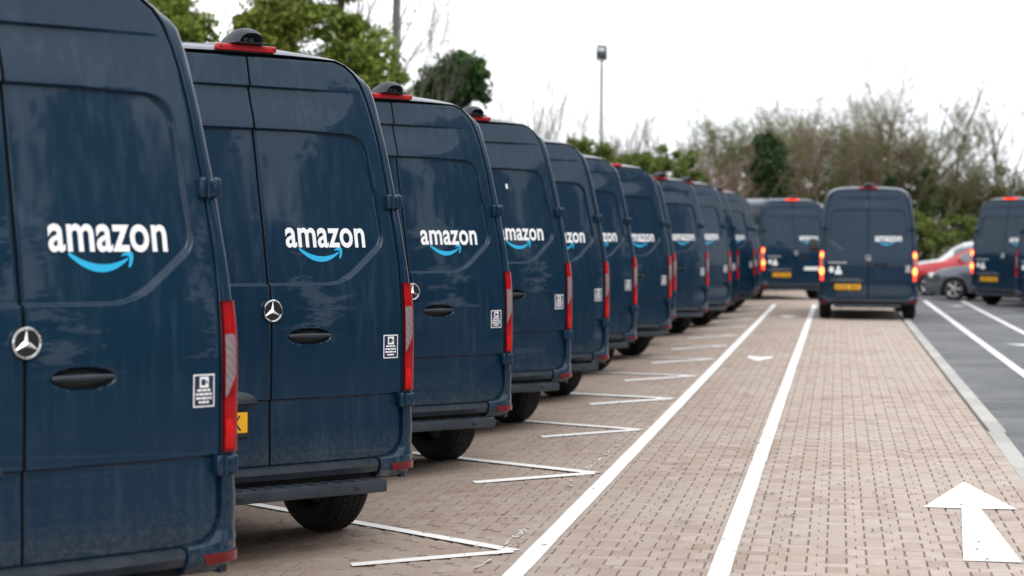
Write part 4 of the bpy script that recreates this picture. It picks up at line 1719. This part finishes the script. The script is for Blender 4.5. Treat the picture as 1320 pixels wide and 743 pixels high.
cl = [(-1.7 + i * .5 + r_.uniform(-.1, .1), r_.uniform(-.3, .3), 3.75 + r_.uniform(-.15, .15) + .15 * math.sin(i * 1.1), .80, 2600, 1.0) for i in range(7)] \
    + [(-1.8 + i * .6, r_.uniform(-.3, .3), 2.8, .9, 1900, 1.3) for i in range(6)]
bush_run('hedge', 'rounded evergreen hedge above the seventh to ninth vans', 'hedge', LEAF_HEDGE, cl, 0.075, 51, (-5.75, 55.2, -.36))
leafy_tree(-2.3, 64.4, 5.6, 'dark green ivy covered tree above the turning van', LEAF_CON, BARK_BROWN, 52, column_clumps(r_, 5.5, .7, 12, 1700, .8) + [(.1, -.4, 4.2, .7, 2200, 1.2), (0, -.4, 2.8, .85, 2200, 1)], 0.085)
bare_tree(-3.7, 62.4, 4.8, 'reddish brown bare shrub right of the evergreen hedge', BARK_PINK, 53, depth=4, stems=3, kids=(1, 3), trunk_r=.05, trunk_frac=.15, spread=.6)
bare_tree(-4.6, 63.4, 4.4, 'low reddish bare shrub just behind the evergreen hedge', BARK_PINK, 54, depth=4, stems=3, kids=(2, 4), trunk_r=.05, trunk_frac=.15, spread=.6)

# ---- bare woodland edge behind the lane
wood = [
    (-3.3, 71.5, 6.2, BARK_BROWN, 'bare brown tree beside the brown gabled house'),
    (-1.5, 68.2, 6.4, BARK_PINK, 'reddish bare tree just right of the dark ivy covered tree'),
    (-0.6, 70.2, 6.3, BARK_MOSS, 'bare brown tree above the left shoulder of the lane van'),
    (0.4, 72.1, 6.9, BARK_PINK, 'tallest reddish bare tree above the roof of the lane van'),
    (1.4, 68.7, 6.2, BARK_PINK, 'reddish bare tree left of the big spreading one'),
    (-2.5, 73.5, 6.4, BARK_PINK, 'reddish bare tree standing behind the dark ivy covered tree'),
    (-1.0, 74.5, 6.1, BARK_MOSS, 'olive bare tree in the second rank above the turning van'),
    (-0.1, 75.5, 6.6, BARK_BROWN, 'bare brown tree in the second rank left of the tallest reddish one'),
    (0.9, 74.0, 6.3, BARK_MOSS, 'olive bare tree in the second rank above the lane van logo'),
    (1.9, 73.0, 6.2, BARK_PINK, 'reddish bare tree in the second rank beside the spreading ivy clad tree'),
    (-3.9, 73.0, 5.8, BARK_BROWN, 'bare brown tree left of the narrow brown house'),
    (-4.6, 70.0, 5.0, BARK_PINK, 'small reddish bare tree right of the evergreen hedge'),
]
for i, (x, y, h, bark, lab) in enumerate(wood):
    bare_tree(x, y, h + 0.3, lab, bark, 60 + i, depth=5, kids=(1, 3), trunk_r=.07, trunk_frac=.26, stems=2, spread=.52, up=.62, minrad=.0035,
              leaf=None if bark is BARK_PINK else LEAF_HEDGE, leaf_n=3)
big = bare_tree(2.75, 67.1, 8.0, 'big spreading bare tree with ivy on its trunk above the parked cars', BARK_MOSS, 71, depth=5, kids=(2, 3), trunk_r=.13, trunk_frac=.28, spread=.72, up=.42, minrad=.006, stems=2)
b = MB()
rr = random.Random(3)
for (z, rad, n) in ((1.6, .5, 900), (2.3, .5, 900), (3.0, .42, 700), (3.6, .34, 520), (4.1, .26, 300)):
    for q in range(8):
        v = Vector((rr.gauss(0, .5), rr.gauss(0, .5), rr.gauss(0, .5))) * rad
        cluster(b, Vector((0.05, -.1, z)) + v, rad * .45, n // 8, .07, rr)
b.build('ivy', LEAF_DARK, big, smooth=False)
leafy_tree(1.85, 66.0, 4.2, 'dark evergreen shrub left of the big bare tree', LEAF_CON, BARK_BROWN, 72, column_clumps(r_, 4.1, .6, 8, 700, .8), 0.07)
for i, (x, y, h, bark, lab) in enumerate([
        (3.9, 70.9, 5.0, BARK_MOSS, 'bushy bare olive brown tree right of the big spreading one'),
        (4.9, 71.1, 5.0, BARK_MOSS, 'bushy bare olive brown tree left of the thin straight pair'),
        (6.4, 70.0, 4.8, BARK_MOSS, 'bushy bare olive brown tree above the vans at the right edge')]):
    bare_tree(x, y, h, lab, bark, 80 + i, depth=4, kids=(2, 4), stems=3, trunk_r=.05, trunk_frac=.16, spread=.6, leaf=LEAF_BROWN, leaf_n=1)
bare_tree(5.25, 69.3, 6.9, 'thin straight bare tree, left one of the pair at the right edge', BARK_GREY, 90, depth=3, trunk_r=.07, trunk_frac=.7, kids=(1, 3), spread=.45)
bare_tree(5.95, 71.2, 6.6, 'thin forked bare tree, right one of the pair at the right edge', BARK_GREY, 91, depth=4, trunk_r=.07, trunk_frac=.5, kids=(1, 3), spread=.4)

cl = []
for i in range(15):
    cl.append((-1.0 + i * .62, r_.uniform(-.4, .4), 1.9 + r_.uniform(-.3, .25), .85, 1000, 1.1))
cl4 = [(-2.6 + i * .62, r_.uniform(-.5, .5), 3.1 + r_.uniform(-.4, .5), .9, 700, 1.4) for i in range(9)]
bush_run('hedge', 'tall loose green scrub behind the lane van roof', 'hedge', LEAF_HEDGE, cl4, 0.075, 104, (0.2, 71.0, -.36))
bush_run('hedge', 'bright green hedge bank behind the parked cars', 'hedge', LEAF_HEDGE, [c for c in cl if c[0] > 1.2], 0.08, 101, (0.9, 64.9, -.36))
cl2 = [(-5.2 + i * .6, r_.uniform(-.5, .5), 2.6 + r_.uniform(-.4, .4), .95, 900, 1.5) for i in range(15)]
bush_run('hedge', 'dull green undergrowth hedge behind the turning van', 'hedge', LEAF_BROWN, cl2, 0.08, 102, (-0.8, 66.9, -.36))
cl3 = [(1.2 + i * .7, r_.uniform(-.5, .5), 3.0 + r_.uniform(-.5, .5), 1.05, 800, 1.25) for i in range(11)]
bush_run('hedge', 'olive green scrub bank behind the bright hedge', 'hedge', LEAF_BROWN, cl3, 0.085, 103, (0.6, 69.6, -.36))

# floodlight mast
root = empty('floodlight_mast', (-6.93, 58.3, -0.36))
tag(root, 'tall grey floodlight mast with a square lamp head above the trees', 'floodlight')
b = MB()
b.tube([(0, 0, 0), (0, 0, 4), (0, 0, 7.2)], [0.085, 0.065, 0.05], 12)
b.build('mast', GALV, root)
b = MB()
b.box((0, 0, 7.22), (0.32, 0.06, 0.06), 0.01, 1)
b.box((-0.15, 0, 7.38), (0.03, 0.05, 0.34), 0.006, 1)
b.box((0.15, 0, 7.38), (0.03, 0.05, 0.34), 0.006, 1)
b.build('bracket', GALV, root)
b = MB()
rot = Matrix.Rotation(R(-18), 4, 'X') @ Matrix.Rotation(R(12), 4, 'Z')
b.box((0, -0.02, 7.45), (0.30, 0.16, 0.38), 0.02, 2, rot)
hd_ = b.build('lamp_head', BLACK, root)
b = MB()
for (q, w) in ((-.075, 0), (.075, 0)):
    b.box((0, -0.125, 7.44 + q), (0.205, 0.012, 0.125), 0.004, 1, rot)
b.build('lamp_glass', LAMPGLASS, hd_)


def house(x, y, rz, w, d, h, ridge, wallm, roofm, label, chimney=True):
    root = empty('house', (x, y, -0.36), rz)
    tag(root, label, 'house')
    b = MB()
    b.prism([(-w / 2, 0), (w / 2, 0), (w / 2, h), (0, h + ridge), (-w / 2, h)], -d / 2, d / 2)
    b.build('wall', wallm, root, smooth=False, fix=True)
    b = MB()
    for sd in (-1, 1):
        p0, p1 = Vector((sd * (w / 2 + .3), 0, h - .3 * ridge / (w / 2) + .05)), Vector((0, 0, h + ridge + .05))
        n = Vector((sd * ridge, 0, w / 2)).normalized() * .12
        rows = []
        for q in (p0, p1):
            rows.append([(q.x, -d / 2 - .3, q.z), (q.x, d / 2 + .3, q.z), (q.x + n.x, d / 2 + .3, q.z + n.z), (q.x + n.x, -d / 2 - .3, q.z + n.z)])
        b.grid(rows, True)
        for r_row in rows:
            b.add(r_row, [(0, 1, 2, 3)])
    rf = b.build('roof', roofm, root, smooth=False)
    if chimney:
        b = MB()
        b.box((w * .2, 0, h + ridge * .9), (.6, .9, 1.3), .02, 1)
        b.build('chimney', wallm, rf, smooth=False)
    for q in (-w / 4, w / 4):
        for zz in (1.5, 4.2):
            if zz + .7 > h or w < 3:
                continue
            b = MB()
            b.box((q, -d / 2 - .02, zz), (1.2, .12, 1.2), .02, 1)
            wn = b.build('window', WHITE_VINYL, root, smooth=False)
            b = MB()
            b.box((q - .29, -d / 2 - .085, zz), (.5, .02, 1.0), 0, 1)
            b.box((q + .29, -d / 2 - .085, zz), (.5, .02, 1.0), 0, 1)
            b.build('pane', GLASS_PANEL, wn, smooth=False)
    return root


house(-3.15, 86.0, R(4), 1.3, 5.0, 5.7, 0.15, WALL_BROWN, ROOF_BROWN, 'narrow dark brown house top above the dark ivy covered tree', False)
house(-17.8, 88.0, R(4), 5.2, 9.0, 6.9, 1.7, WALL_PALE, ROOF_GREY, 'pale house with grey roof above the third and fourth vans')

# ------------------------------------------------------------------ unseen trees added on the right, outside the frame, to darken the door reflections
r_ = random.Random(77)
for i, w_ in enumerate(['level with the camera position', 'opposite the nearest parked van', 'opposite the second parked van', 'opposite the third parked van', 'opposite the fourth parked van',
                        'opposite the fifth parked van', 'opposite the sixth parked van', 'opposite the eighth parked van', 'opposite the tenth parked van', 'opposite the twelfth parked van']):
    x, y = 15.5 + r_.uniform(-1.2, 1.2), -8 + i * 4.9
    leafy_tree(x, y, 11.0, 'unseen broad green tree added to darken door reflections, ' + w_, LEAF_CON, BARK_BROWN, 200 + i,
               column_clumps(r_, r_.uniform(8.5, 12.5), 2.7, 17, 950, 1.0), 0.22, .25)['group'] = 'unseen trees added to darken door reflections'
